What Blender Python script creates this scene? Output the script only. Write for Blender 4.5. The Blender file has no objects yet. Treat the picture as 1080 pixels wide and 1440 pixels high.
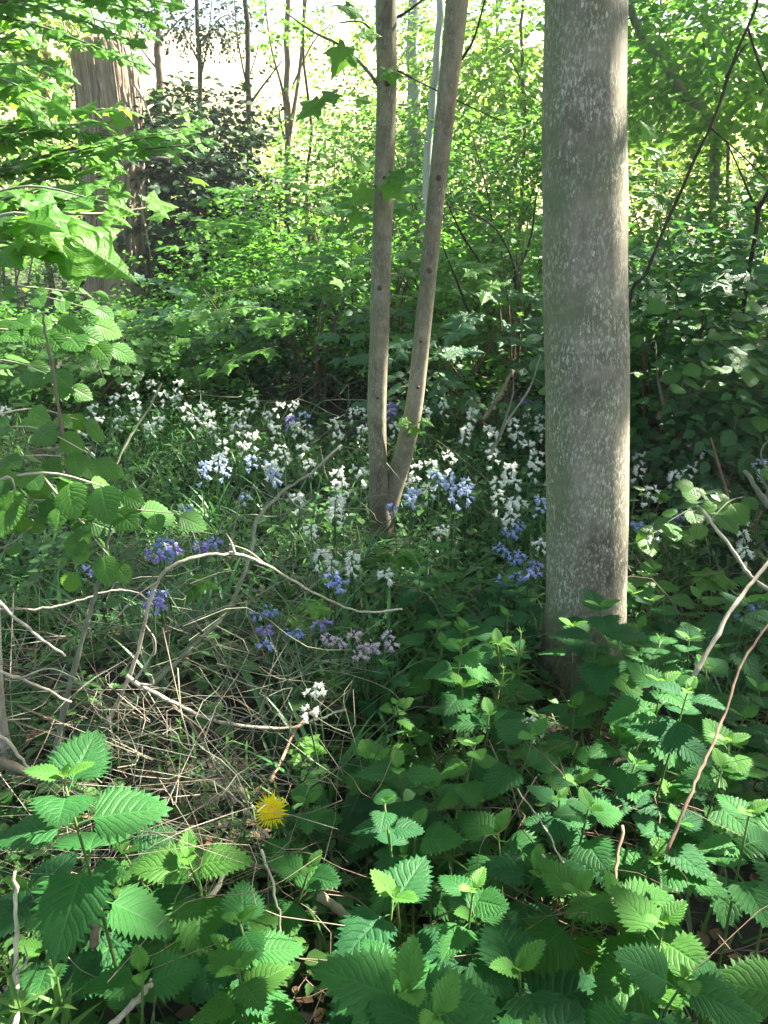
import bpy, math, random
import numpy as np
from mathutils import Vector, Matrix
# ------------------------------------------------------------------ camera, sky, sun, exposure
R = math.radians
SC = bpy.context.scene
C = SC.collection
CAM_Z, PITCH, F = 1.30, R(20), 1070.0          # F in pixels of a 1080 x 1440 picture
cam_d = bpy.data.cameras.new('camera'); cam = bpy.data.objects.new('camera', cam_d); C.objects.link(cam)
cam.location = (0, 0, CAM_Z); cam.rotation_euler = (R(90) - PITCH, 0, 0)
cam_d.sensor_fit = 'VERTICAL'; cam_d.sensor_height = 36.0; cam_d.lens = 36.0 * F / 1440.0
cam_d.clip_start = 0.02; cam_d.clip_end = 1200
SC.camera = cam
SUN_EL, SUN_AZ = R(46), R(62)                   # azimuth: clockwise from +Y (the view direction)
SUN = np.array([math.sin(SUN_AZ) * math.cos(SUN_EL), math.cos(SUN_AZ) * math.cos(SUN_EL), math.sin(SUN_EL)])
w = bpy.data.worlds.new('World'); SC.world = w; w.use_nodes = True
nt = w.node_tree; nt.nodes.clear()
sky = nt.nodes.new('ShaderNodeTexSky'); sky.sky_type = 'NISHITA'; sky.sun_disc = False
sky.sun_elevation = SUN_EL; sky.sun_rotation = SUN_AZ; sky.dust_density = 2.0; sky.air_density = 0.8; sky.ozone_density = 0.3
bg = nt.nodes.new('ShaderNodeBackground'); bg.inputs[1].default_value = 0.046
wo = nt.nodes.new('ShaderNodeOutputWorld')
nt.links.new(sky.outputs[0], bg.inputs[0]); nt.links.new(bg.outputs[0], wo.inputs[0])
sd = bpy.data.lights.new('sun', 'SUN'); sd.energy = 5.0; sd.angle = R(0.55); sd.color = (1.0, 0.93, 0.80)
so = bpy.data.objects.new('sun', sd); C.objects.link(so); so.location = (6, 3, 8)
so.rotation_euler = Vector(SUN.tolist()).to_track_quat('Z', 'Y').to_euler()
SC.view_settings.view_transform = 'Standard'; SC.view_settings.look = 'None'
SC.view_settings.exposure = 3.15; SC.view_settings.gamma = 1.0; SC.view_settings.use_curve_mapping = False
cy = SC.cycles
cy.max_bounces = 7; cy.diffuse_bounces = 4; cy.glossy_bounces = 2; cy.transmission_bounces = 5; cy.transparent_max_bounces = 4
cy.caustics_reflective = False; cy.caustics_refractive = False; cy.sample_clamp_indirect = 4.0
cy.use_denoising = True
try: cy.denoiser = 'OPENIMAGEDENOISE'
except Exception: pass

rnd = random.Random(7)
rg = np.random.default_rng(11)
U = rnd.uniform
# ------------------------------------------------------------------ terrain and placing
def hills(x, y):
    x = np.asarray(x, float); y = np.asarray(y, float)
    z = 0.030 * np.sin(x * 2.1 + 0.6) * np.cos(y * 1.7) + 0.018 * np.sin(x * 5.3 + y * 3.1)
    z = z + 0.088 * np.clip(y - 3.6, 0, 5.4) + 0.035 * np.clip(y - 9, 0, 14)
    z = z + 0.16 * np.exp(-((x + 0.55) ** 2 / 0.5 + (y - 1.7) ** 2 / 0.6))          # low bank under the dead stems
    far = np.clip(y - 34, 0, 200)
    z = z + far * 0.30 * np.clip(far / 30, 0, 1)  # far slope added and raised so its cream covers the sky gaps
    z = z + np.where(y > 12, 0.12 * np.sin(x * .4) * np.sin(y * .3), 0)
    return z
def gz(x, y): return float(hills(x, y))
CP, SP = math.cos(PITCH), math.sin(PITCH)
def at(px, py, Y):                               # point on the sight line of a pixel at ground distance Y
    a, b = (px - 540) / F, (720 - py) / F
    s = Y / (CP + b * SP)
    return np.array([a * s, Y, CAM_Z + s * (-SP + b * CP)])
def pxw(npx, py, Y):                             # metres that npx pixels measure there
    return npx / F * Y / (CP + (720 - py) / F * SP)
def proj(p):
    x, y, z = p; z = z - CAM_Z
    d = y * CP - z * SP; u = y * SP + z * CP
    return 540 + F * x / d, 720 - F * u / d
def head_spot(px, py, h):                        # where a plant of height h stands when its head is seen at a pixel
    lo, hi = 0.3, 30.0
    for _ in range(30):
        m = (lo + hi) / 2; p = at(px, py, m)
        if p[2] > gz(p[0], m) + h: lo = m
        else: hi = m
    return at(px, py, lo)
# ------------------------------------------------------------------ materials
def mat(name):
    m = bpy.data.materials.new(name); m.use_nodes = True; m.node_tree.nodes.clear(); return m, m.node_tree
class NT:
    def __init__(s, nt): s.t = nt
    def n(s, kind, **kw):
        o = s.t.nodes.new('ShaderNode' + kind)
        for k, v in kw.items():
            if k.startswith('i_'):
                key = k[2:]; key = int(key) if key.isdigit() else key.replace('_', ' ')
                o.inputs[key].default_value = v
            else: setattr(o, k, v)
        return o
    def l(s, a, b): s.t.links.new(a, b)
    def math(s, op, a, b=None, c=None):
        o = s.n('Math', operation=op)
        for i, v in enumerate((a, b, c)):
            if v is None: continue
            if isinstance(v, (int, float)): o.inputs[i].default_value = v
            else: s.l(v, o.inputs[i])
        return o.outputs[0]
    def mix(s, f, a, b, blend='MIX'):
        o = s.n('Mix', data_type='RGBA', blend_type=blend)
        for i, v in ((0, f), (6, a), (7, b)):
            if isinstance(v, (int, float)): o.inputs[i].default_value = v
            elif isinstance(v, tuple): o.inputs[i].default_value = (v + (1,))[:4]
            else: s.l(v, o.inputs[i])
        return o.outputs[2]
    def ramp(s, f, stops):
        o = s.n('ValToRGB'); cr = o.color_ramp
        while len(cr.elements) > 1: cr.elements.remove(cr.elements[-1])
        for i, (p, c) in enumerate(stops):
            e = cr.elements[0] if i == 0 else cr.elements.new(p)
            e.position = p; e.color = (c if isinstance(c, tuple) else (c, c, c)) + (1,)
        s.l(f, o.inputs[0]); return o.outputs[0]
def leaf_mat(name, dark, light, trans, tw=0.42, rough=0.5, veins=0.0, nveins=8, spec=0.28, vein_col=None, rel=0.35):
    m, t = mat(name); N = NT(t)
    oi = N.n('ObjectInfo'); at_ = N.n('Attribute', attribute_name='rnd')
    r = N.math('FRACT', N.math('ADD', oi.outputs['Random'], at_.outputs['Fac']))
    col = N.mix(r, dark, light)
    tc = N.n('TexCoord')
    noi = N.n('TexNoise', i_Scale=3.0, i_Detail=3.0); N.l(tc.outputs['UV'], noi.inputs['Vector'])
    col = N.mix(0.55, col, N.mix(noi.outputs[0], (0.45, 0.55, 0.5), (1.7, 1.45, 1.4)), 'MULTIPLY') 
    bump = None
    if veins:
        sep = N.n('SeparateXYZ'); N.l(tc.outputs['UV'], sep.inputs[0])
        u = N.math('ABSOLUTE', N.math('SUBTRACT', sep.outputs[0], 0.5))
        ph = N.math('MULTIPLY', N.math('SUBTRACT', sep.outputs[1], N.math('MULTIPLY', u, 0.55)), nveins)
        saw = N.math('PINGPONG', ph, 0.5)                                  # 0 at a vein
        vein = N.math('SMOOTH_MIN', N.math('MULTIPLY', saw, 4.0), N.math('MULTIPLY', u, 14.0), 0.3)
        vein = N.math('MINIMUM', vein, 1.0)
        vc = vein_col or tuple(min(1, c * 1.9 + 0.02) for c in light)
        k = N.math('MULTIPLY', N.math('SUBTRACT', 1.0, N.math('MULTIPLY', vein, 3.0)), veins)
        k = N.math('MAXIMUM', k, 0.0)
        col = N.mix(k, col, vc)
        fine = N.n('TexNoise', i_Scale=38.0, i_Detail=2.0); N.l(tc.outputs['UV'], fine.inputs['Vector'])
        hgt = N.math('ADD', vein, N.math('MULTIPLY', fine.outputs[0], 0.5))
        b = N.n('Bump', i_Strength=rel, i_Distance=0.02); N.l(hgt, b.inputs['Height']); bump = b.outputs[0]
    p = N.n('BsdfPrincipled', i_Roughness=rough); p.inputs['Specular IOR Level'].default_value = spec
    N.l(col, p.inputs['Base Color'])
    tr = N.n('BsdfTranslucent'); N.l(N.mix(0.6, col, trans), tr.inputs['Color'])
    if bump: N.l(bump, p.inputs['Normal'])
    mx = N.n('MixShader', i_0=tw); N.l(p.outputs[0], mx.inputs[1]); N.l(tr.outputs[0], mx.inputs[2])
    o = N.n('OutputMaterial'); N.l(mx.outputs[0], o.inputs[0]); return m
def bark_mat(name, a, b, scale=30, zs=0.3, fleck=None, fl_amt=0.12, fl_scale=90, moss=None, bump=0.5, low_dark=None, dist=0.01, rough=0.85):
    m, t = mat(name); N = NT(t)
    tc = N.n('TexCoord'); mp = N.n('Mapping'); mp.inputs['Scale'].default_value = (1, 1, zs); N.l(tc.outputs['Object'], mp.inputs[0])
    n1 = N.n('TexNoise', i_Scale=scale, i_Detail=6.0, i_Roughness=0.65); N.l(mp.outputs[0], n1.inputs['Vector'])
    n2 = N.n('TexNoise', i_Scale=scale / 6, i_Detail=4.0); N.l(mp.outputs[0], n2.inputs['Vector'])
    f = N.math('ADD', N.math('MULTIPLY', n1.outputs[0], 0.6), N.math('MULTIPLY', n2.outputs[0], 0.5))
    col = N.ramp(f, [(0.36, a), (0.68, b)])
    oi = N.n('ObjectInfo')
    col = N.mix(0.5, col, N.mix(oi.outputs['Random'], (0.7, 0.7, 0.7), (1.25, 1.2, 1.15)), 'MULTIPLY')
    if moss:
        n3 = N.n('TexNoise', i_Scale=5.0, i_Detail=5.0, i_Roughness=.7); N.l(tc.outputs['Object'], n3.inputs['Vector'])
        k = N.ramp(n3.outputs[0], [(0.50, 0.0), (0.66, 0.65)])
        col = N.mix(k, col, moss)
    if fleck:
        nb_ = N.n('TexNoise', i_Scale=2.6, i_Detail=5.0, i_Roughness=.65); N.l(tc.outputs['Object'], nb_.inputs['Vector'])
        col = N.mix(1.0, col, N.ramp(nb_.outputs[0], [(.34, (.55, .54, .50)), (.5, (1, 1, 1)), (.68, (1.25, 1.22, 1.15))]), 'MULTIPLY')
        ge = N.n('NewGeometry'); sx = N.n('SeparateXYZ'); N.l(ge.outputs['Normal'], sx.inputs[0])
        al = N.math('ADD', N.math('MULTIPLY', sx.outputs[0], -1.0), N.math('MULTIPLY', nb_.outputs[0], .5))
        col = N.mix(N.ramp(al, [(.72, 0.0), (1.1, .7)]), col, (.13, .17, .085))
    h = f
    if fleck:
        mp2 = N.n('Mapping'); mp2.inputs['Scale'].default_value = (1, 1, 0.42); N.l(tc.outputs['Object'], mp2.inputs[0])
        nd = N.n('TexNoise', i_Scale=40.0, i_Detail=3.0); N.l(mp2.outputs[0], nd.inputs['Vector'])
        va = N.n('VectorMath', operation='MULTIPLY_ADD'); N.l(nd.outputs['Color'], va.inputs[0]); va.inputs[1].default_value = (.022, .022, .022); N.l(mp2.outputs[0], va.inputs[2])
        v = N.n('TexVoronoi', i_Scale=fl_scale); N.l(va.outputs[0], v.inputs['Vector'])
        dens = N.n('TexNoise', i_Scale=7.0, i_Detail=4.0, i_Roughness=.7); N.l(tc.outputs['Object'], dens.inputs['Vector'])
        sepc = N.n('SeparateColor'); N.l(v.outputs['Color'], sepc.inputs[0])
        on = N.math('LESS_THAN', sepc.outputs[0], N.math('ADD', N.math('MULTIPLY', dens.outputs[0], 1.6), fl_amt - 0.8))
        siz = N.math('MULTIPLY', sepc.outputs[1], 0.42)
        spot = N.math('MULTIPLY', N.math('LESS_THAN', v.outputs['Distance'], siz), on)
        v2 = N.n('TexNoise', i_Scale=150.0, i_Detail=3.0, i_Roughness=.7); N.l(mp2.outputs[0], v2.inputs['Vector'])
        grit = N.ramp(v2.outputs[0], [(0.5, 0.0), (0.62, 0.75)])
        pale = N.ramp(dens.outputs[0], [(0.36, 0.0), (0.62, 1.0)])
        kk = N.math('MAXIMUM', N.math('MULTIPLY', spot, 0.9), N.math('MULTIPLY', grit, pale))
        col = N.mix(kk, col, fleck)
        h = N.math('ADD', f, N.math('MULTIPLY', kk, 0.25))
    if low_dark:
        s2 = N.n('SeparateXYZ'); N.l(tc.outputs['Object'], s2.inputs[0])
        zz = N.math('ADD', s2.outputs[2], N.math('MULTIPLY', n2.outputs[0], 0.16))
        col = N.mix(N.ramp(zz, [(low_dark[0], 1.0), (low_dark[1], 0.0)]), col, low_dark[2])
    bp = N.n('Bump', i_Strength=bump, i_Distance=dist); N.l(h, bp.inputs['Height'])
    p = N.n('BsdfPrincipled', i_Roughness=rough); p.inputs['Specular IOR Level'].default_value = 0.25
    N.l(col, p.inputs['Base Color']); N.l(bp.outputs[0], p.inputs['Normal'])
    o = N.n('OutputMaterial'); N.l(p.outputs[0], o.inputs[0]); return m
def ground_mat(name, cols, scale):
    m, t = mat(name); N = NT(t)
    tc = N.n('TexCoord'); n1 = N.n('TexNoise', i_Scale=scale, i_Detail=8.0, i_Roughness=.7); N.l(tc.outputs['Object'], n1.inputs['Vector'])
    col = N.ramp(n1.outputs[0], cols)
    bp = N.n('Bump', i_Strength=0.8, i_Distance=0.03); N.l(n1.outputs[0], bp.inputs['Height'])
    p = N.n('BsdfPrincipled', i_Roughness=0.95); N.l(col, p.inputs['Base Color']); N.l(bp.outputs[0], p.inputs['Normal'])
    o = N.n('OutputMaterial'); N.l(p.outputs[0], o.inputs[0]); return m
M = {}
M['nettle'] = leaf_mat('nettle_leaf', (.022, .100, .030), (.040, .150, .036), (.15, .42, .04), .36, .48, .30, 9, .16)
M['nettle_b'] = leaf_mat('dark_nettle_leaf', (.016, .078, .030), (.028, .110, .036), (.11, .34, .04), .34, .5, .28, 8, .14)
M['nettle_c'] = leaf_mat('yellowish_nettle_leaf', (.034, .120, .026), (.060, .17, .032), (.20, .45, .04), .38, .48, .28, 9, .16)
M['nettle_top'] = leaf_mat('nettle_young_leaf', (.060, .20, .036), (.10, .27, .045), (.26, .52, .06), .42, .5, .4, 8, .3)
M['nettle_stem'] = leaf_mat('nettle_stem', (.06, .13, .03), (.12, .16, .05), (.2, .3, .05), .15, .5)
M['maple'] = leaf_mat('maple_leaf', (.050, .165, .024), (.10, .26, .032), (.26, .56, .05), .50, .45, .25, 6, .35)
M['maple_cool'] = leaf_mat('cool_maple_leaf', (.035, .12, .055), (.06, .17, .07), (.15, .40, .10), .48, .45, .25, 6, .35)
M['hazel'] = leaf_mat('oval_leaf', (.038, .135, .028), (.085, .23, .036), (.24, .46, .05), .45, .42, .35, 8, .4)
M['bramble'] = leaf_mat('bramble_leaf', (.022, .095, .032), (.050, .165, .045), (.12, .32, .05), .34, .42, .3, 7, .4)
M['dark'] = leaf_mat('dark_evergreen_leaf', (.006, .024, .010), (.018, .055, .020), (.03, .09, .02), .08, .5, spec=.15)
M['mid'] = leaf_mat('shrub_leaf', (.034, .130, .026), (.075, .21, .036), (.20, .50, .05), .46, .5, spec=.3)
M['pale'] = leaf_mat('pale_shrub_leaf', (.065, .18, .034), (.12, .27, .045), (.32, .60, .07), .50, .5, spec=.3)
M['yellow'] = leaf_mat('sunlit_wood_leaf', (.12, .22, .035), (.20, .31, .06), (.45, .62, .10), .50, .5, spec=.3)  # brighter yellow tint puts sunlight into the leaf colour
M['grass'] = leaf_mat('grass_blade', (.035, .12, .026), (.085, .21, .045), (.18, .34, .05), .35, .45, spec=.4)
M['blade'] = leaf_mat('bluebell_leaf', (.036, .13, .042), (.070, .20, .062), (.12, .30, .06), .30, .33, spec=.5)
M['herb'] = leaf_mat('low_herb_leaf', (.030, .090, .026), (.060, .15, .035), (.18, .38, .05), .38, .5, spec=.3)
M['cleaver'] = leaf_mat('cleavers_leaf', (.07, .17, .04), (.11, .23, .05), (.26, .48, .06), .42, .5)
M['dock'] = leaf_mat('dock_leaf', (.018, .075, .022), (.03, .10, .03), (.10, .25, .04), .25, .4)
M['litter'] = leaf_mat('dry_leaf', (.045, .030, .018), (.16, .11, .07), (.15, .09, .05), .15, .7, spec=.2)
def petal(name, a, b, tw=.4): return leaf_mat(name, a, b, b, tw, .5, spec=.25)
M['p_white'] = petal('white_petal', (.74, .80, .78), (.86, .90, .86))
M['p_blue'] = petal('blue_petal', (.28, .34, .74), (.42, .50, .86))
M['p_pale'] = petal('pale_blue_petal', (.44, .54, .82), (.58, .68, .90))
M['p_violet'] = petal('violet_petal', (.30, .24, .68), (.44, .36, .80))
M['p_pink'] = petal('lilac_pink_petal', (.60, .48, .66), (.76, .66, .78))
M['yellow_petal'] = petal('yellow_petal', (.88, .72, .01), (.92, .80, .03), .3)
M['orange'] = petal('yellow_orange_floret', (.92, .72, .02), (.93, .74, .02), .2)
M['fstalk'] = leaf_mat('flower_stalk', (.035, .09, .04), (.06, .13, .06), (.1, .25, .06), .2, .4)
M['straw'] = bark_mat('straw_dry_stem', (.18, .148, .110), (.54, .485, .40), 60, .3, bump=.6, dist=.003)
M['brownstem'] = bark_mat('brown_dry_stem', (.09, .072, .052), (.25, .205, .155), 60, .3, bump=.4, dist=.003)
M['greystem'] = bark_mat('grey_green_stem', (.10, .11, .075), (.27, .28, .21), 50, .3, bump=.4, dist=.004, moss=(.07, .10, .04))
M['pinkstem'] = bark_mat('reddish_dry_stem', (.12, .070, .050), (.27, .185, .14), 60, .3, bump=.3, dist=.003)
M['trunk'] = bark_mat('flecked_grey_bark', (.12, .107, .074), (.30, .275, .215), 42, .38, fleck=(.54, .52, .43), fl_amt=.06, fl_scale=130, moss=(.10, .12, .055), bump=.55, low_dark=(.18, .42, (.050, .036, .026)), dist=.006)
M['smooth'] = bark_mat('smooth_brown_grey_bark', (.10, .085, .058), (.33, .285, .205), 40, .5, fleck=(.36, .34, .29), fl_amt=.05, fl_scale=130, moss=(.09, .105, .05), bump=.4, low_dark=(.12, .55, (.065, .050, .036)), dist=.004)
M['oldbark'] = bark_mat('shaggy_old_bark', (.12, .090, .064), (.33, .262, .20), 20, .45, bump=.9, dist=.03)
M['fibre'] = bark_mat('pale_bark_fibre', (.15, .12, .095), (.42, .36, .30), 30, .3, bump=.8, dist=.02)
M['darkbark'] = bark_mat('dark_wood', (.020, .016, .012), (.060, .048, .036), 20, .3, bump=.5)
M['brownbark'] = bark_mat('brown_wood', (.07, .045, .03), (.17, .12, .085), 20, .3, bump=.5)
M['palebark'] = bark_mat('pale_grey_wood', (.20, .22, .20), (.42, .45, .42), 14, .3, bump=.3)
M['stone'] = bark_mat('weathered_stone', (.05, .055, .055), (.30, .34, .34), 14, 1.0, bump=.8, moss=(.04, .06, .025), dist=.02)
M['soil'] = ground_mat('woodland_soil', [(.35, (.006, .006, .004)), (.55, (.018, .018, .009)), (.7, (.030, .040, .014))], 6)
M['meadow'] = ground_mat('dry_meadow', [(.3, (.22, .17, .075)), (.6, (.30, .23, .10)), (.8, (.18, .19, .06))], .25)
# ------------------------------------------------------------------ mesh helpers
def mesh_np(name, V, F_flat, sizes, mtl, uv=None, rndv=None, smooth=True, mats=None, mi=None):
    me = bpy.data.meshes.new(name)
    V = np.asarray(V, np.float32); F_flat = np.asarray(F_flat, np.int32); sizes = np.asarray(sizes, np.int32)
    me.vertices.add(len(V)); me.vertices.foreach_set('co', V.ravel())
    me.loops.add(len(F_flat)); me.loops.foreach_set('vertex_index', F_flat)
    me.polygons.add(len(sizes)); st = np.zeros(len(sizes), np.int32); st[1:] = np.cumsum(sizes)[:-1]
    me.polygons.foreach_set('loop_start', st); me.polygons.foreach_set('loop_total', sizes)
    if smooth: me.polygons.foreach_set('use_smooth', np.ones(len(sizes), bool))
    if uv is not None:
        l = me.uv_layers.new(name='UVMap'); l.data.foreach_set('uv', np.asarray(uv, np.float32)[F_flat].ravel())
    if rndv is not None:
        a = me.attributes.new('rnd', 'FLOAT', 'POINT'); a.data.foreach_set('value', np.asarray(rndv, np.float32))
    if mtl: me.materials.append(mtl)
    for x in mats or (): me.materials.append(x)
    if mi is not None: me.polygons.foreach_set('material_index', np.asarray(mi, np.int32))
    me.update(); return me
def link(name, me, parent=None, mtx=None):
    o = bpy.data.objects.new(name, me); C.objects.link(o)
    if parent is not None: o.parent = parent
    if mtx is not None: o.matrix_local = mtx
    return o
THINGS = []
def thing(name, cat, loc, label=None, group=None, me=None):
    o = bpy.data.objects.new(name, me); C.objects.link(o); o.location = tuple(float(v) for v in loc)
    o['category'] = cat
    if label: o['label'] = label
    if group: o['group'] = group
    return o
# tubes -----------------------------------------------------------
def smooth_path(pts, sub=4):
    P = np.asarray(pts, float)
    if len(P) < 3 or sub < 2: return P
    Q = np.vstack([2 * P[0] - P[1], P, 2 * P[-1] - P[-2]]); out = []
    for i in range(1, len(Q) - 2):
        p0, p1, p2, p3 = Q[i - 1:i + 3]
        for k in range(sub):
            t = k / sub
            out.append(0.5 * ((2 * p1) + (-p0 + p2) * t + (2 * p0 - 5 * p1 + 4 * p2 - p3) * t * t + (-p0 + 3 * p1 - 3 * p2 + p3) * t ** 3))
    out.append(P[-1]); return np.array(out)
def tube(P, rad, sides=6, cap=True):
    P = np.asarray(P, float); n = len(P); rad = np.broadcast_to(np.asarray(rad, float), (n,)) if np.ndim(rad) else np.full(n, rad)
    T = np.gradient(P, axis=0); T /= np.linalg.norm(T, axis=1)[:, None] + 1e-9
    ref = np.array([0, 0, 1.]) if abs(T[0][2]) < .8 else np.array([1., 0, 0])
    X = np.zeros((n, 3)); x = np.cross(ref, T[0])
    for i in range(n):                            # carry the frame along the path
        x = x - T[i] * (x @ T[i]); x = x / (math.sqrt(x @ x) + 1e-9); X[i] = x
    Y = np.cross(T, X); a = np.arange(sides) * 2 * math.pi / sides
    V = P[:, None] + rad[:, None, None] * (np.cos(a)[None, :, None] * X[:, None] + np.sin(a)[None, :, None] * Y[:, None])
    V = V.reshape(-1, 3); i = np.arange(n - 1)[:, None] * sides; j = np.arange(sides)[None]; j2 = (j + 1) % sides
    Fq = np.stack([i + j, i + j2, i + sides + j2, i + sides + j], -1).reshape(-1, 4)
    fl = Fq.ravel().tolist(); sz = [4] * len(Fq)
    if cap:
        fl += list(range(sides))[::-1] + list(range((n - 1) * sides, n * sides)); sz += [sides, sides]
    return V, fl, sz
def merge(parts):
    Vs, fl, sz, off = [], [], [], 0
    for V, f, s in parts:
        Vs.append(V); fl.append(np.asarray(f, np.int64) + off); sz += list(s); off += len(V)
    return np.vstack(Vs), np.concatenate(fl), sz
def tube_mesh(name, P, rad, m, sides=6, origin=None):
    V, f, s = tube(P, rad, sides)
    if origin is not None: V = V - np.asarray(origin)
    return mesh_np(name, V, f, s, m)
# leaf templates ---------------------------------------------------
class Tmpl: pass
def tmpl(V, Fs, UV):
    t = Tmpl(); t.V = np.asarray(V, float); t.F = np.array([i for f in Fs for i in f]); t.S = np.array([len(f) for f in Fs]); t.UV = np.asarray(UV, float); return t
def build_blade(n, width, tooth, fold, droop, petiole, quilt, seed=0, twist=0.0, wpos=.32):
    """Ovate toothed leaf along +Y (length 1), normal +Z, with its stalk behind the origin side."""
    r = random.Random(seed); V, Fs, UV = [], [], []
    def wfun(t):
        a = math.sin(math.pi * min(1, (t + .03) ** (math.log(.5) / math.log(wpos))))
        return max(0.0, a) ** .8 * width * (1 if t < .97 else (1 - t) / .03 * .9 + .1) 
    def add(x, t, z, u):
        yy = petiole + (1 - petiole) * t
        zz = z - droop * t ** 1.7 + twist * x * t
        V.append((x, yy, zz)); UV.append((0.5 + u * 0.5, t)); return len(V) - 1
    ts = [i / n for i in range(n + 1)]
    mid = [add(0, t, 0, 0) for t in ts]
    for s in (-1, 1):
        lat, edge = [], []
        for i, t in enumerate(ts):
            wv = wfun(t) * (1 - .10 * (tooth > 0)) * (1 + r.uniform(-.05, .05)); back = -.03 * (1 - t) * (i < 2)
            lat.append(add(s * wv * .52, t + .04 * (t < .9), wv * .52 * fold + quilt * (1 if i % 2 else -1), s * .52))
            edge.append(add(s * wv, min(1, t + .05 * (1 - t)) + back, wv * fold * .75 - .10 * wv + r.uniform(-.01, .01), s))
        for i in range(n):
            a = (mid[i], mid[i + 1], lat[i + 1], lat[i]); b = (lat[i], lat[i + 1], edge[i + 1], edge[i])
            Fs.append(a if s < 0 else a[::-1]); Fs.append(b if s < 0 else b[::-1])
            if tooth > 0 and i < n - 1:
                tm = ts[i] + .8 / n; wv = wfun(tm)
                tip = add(s * (wv + tooth * (1 - .5 * tm) * r.uniform(.45, 1.3)), min(.99, tm + .05), wv * fold * .72 - .10 * wv, s * 1.05)
                c = (edge[i], edge[i + 1], tip); Fs.append(c if s < 0 else c[::-1])
    if petiole > 0:
        b = len(V); rr = .012
        for yy in (0, petiole * .5, petiole):
            zz = -.02 + .0 if yy else -.03
            for dx, dz in ((-rr, 0), (rr, 0), (0, -rr)): V.append((dx, yy, zz * (1 - yy / petiole) + dz)); UV.append((.5, 0))
        for k in (0, 3):
            for i in range(3):
                j = (i + 1) % 3; Fs.append((b + k + i, b + k + j, b + k + 3 + j, b + k + 3 + i))
    return tmpl(V, Fs, UV)
def build_lobed(seed=0, petiole=.25, deep=.42, droop=.12, lobes=5):
    """Palmate leaf: lobes with a few teeth, fanned from the stalk end, with a raised ring for relief."""
    r = random.Random(seed); pts = []
    dirs = {5: [(-128, .50), (-62, .80), (0, 1.0), (62, .80), (128, .50)], 3: [(-55, .85), (0, 1.0), (55, .85)]}[lobes]
    seq = []
    for i, (a, L) in enumerate(dirs):
        seq += [(a - 17, L * .66), (a - 10, L * .80), (a - 7, L * .78), (a, L * r.uniform(.95, 1.05)), (a + 7, L * .78), (a + 10, L * .80), (a + 17, L * .66)]
        if i < len(dirs) - 1: seq.append(((a + dirs[i + 1][0]) / 2, min(L, dirs[i + 1][1]) * (1 - deep) * .9))
    seq = [(-170, .12)] + seq + [(170, .12)]
    k = (1 - petiole) * .95
    V, UV, Fs = [(0, petiole, 0)], [(.5, .1)], []
    for a, L in seq:
        x, y = math.sin(R(a)) * L * k * .92, math.cos(R(a)) * L * k
        z = -droop * L * L + .05 * math.cos(R(a * 5.8)) * L
        V.append((x * .55, petiole + y * .55, z * .4 + .02)); UV.append((.5 + x * .3, .1 + .45 * L))
        V.append((x, petiole + y, z)); UV.append((.5 + x * .55, .1 + .9 * L))
    n = len(seq)
    for i in range(n - 1):
        a, b, c, d = 1 + 2 * i, 2 + 2 * i, 4 + 2 * i, 3 + 2 * i
        Fs.append((a, b, c, d)); Fs.append((0, a, d))
    b0 = len(V); rr = .010
    for yy in (0, petiole):
        for dx, dz in ((-rr, 0), (rr, 0), (0, -rr)): V.append((dx, yy, dz)); UV.append((.5, 0))
    for i in range(3):
        j = (i + 1) % 3; Fs.append((b0 + i, b0 + j, b0 + 3 + j, b0 + 3 + i))
    return tmpl(V, Fs, UV)
def build_lite(width=.34, fold=.25, droop=.15):
    w = width
    V = [(0, 0, 0), (0, .5, -droop * .25), (0, 1, -droop), (-w * .8, .28, fold * w), (-w, .55, fold * w - droop * .3), (-w * .45, .82, fold * w * .5 - droop * .7),
         (w * .8, .28, fold * w), (w, .55, fold * w - droop * .3), (w * .45, .82, fold * w * .5 - droop * .7)]
    Fs = [(0, 1, 4, 3), (1, 2, 5, 4), (0, 6, 7, 1), (1, 7, 8, 2)]
    return tmpl(V, Fs, [(x / (2 * w) + .5, y) for x, y, z in V])
def build_star():
    a = [(-125, .5), (-92, .30), (-60, .85), (-32, .42), (0, 1), (32, .42), (60, .85), (92, .30), (125, .5)]
    V = [(0, 0.1, 0)] + [(math.sin(R(d)) * L * .9, .1 + math.cos(R(d)) * L * .88, -.14 * L * L) for d, L in a]
    Fs = [(0, i, i + 1) for i in range(1, len(a))]
    return tmpl(V, Fs, [(.5 + v[0] * .5, max(0, v[1])) for v in V])
def build_grass(n=5, w=.02, bend=.5, keel=.3):
    V, Fs, UV = [], [], []
    for i in range(n + 1):
        t = i / n; a = bend * t; y = t * math.cos(a * .9); z = 0
        ww = w * (1 - t ** 2.2) + .0008; zz = -bend * t * t * .5
        for u in (-1, 0, 1): V.append((u * ww, y, zz + abs(u) * ww * keel)); UV.append((.5 + u * .5, t))
    for i in range(n):
        for k in (0, 1): a = 3 * i + k; Fs.append((a, a + 1, a + 4, a + 3))
    return tmpl(V, Fs, UV)
T_NETTLE = [build_blade(11, U(.34, .41), .090, U(.2, .45), U(.08, .45), .16, .012, s, U(-.25, .25), .27) for s in range(9)]
T_NETTOP = [build_blade(9, .30, .07, .5, U(-.05, .15), .10, .012, s + 50) for s in range(4)]
T_HAZEL = [build_blade(10, U(.34, .41), .022, U(.1, .35), U(.05, .35), .14, .008, s + 20, U(-.3, .3), .42) for s in range(6)]
T_BRAM = [build_blade(7, U(.33, .39), .020, U(.1, .4), U(.05, .3), .10, .008, s + 30, U(-.3, .3), .40) for s in range(5)]
T_HERB = [build_blade(6, U(.36, .44), .03, .25, U(.1, .3), .25, .01, s + 40, 0, .3) for s in range(4)]
T_DOCK = [build_blade(10, U(.10, .13), 0, .3, U(.25, .5), .10, .01, s + 60, U(-.3, .3), .5) for s in range(3)]
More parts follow.
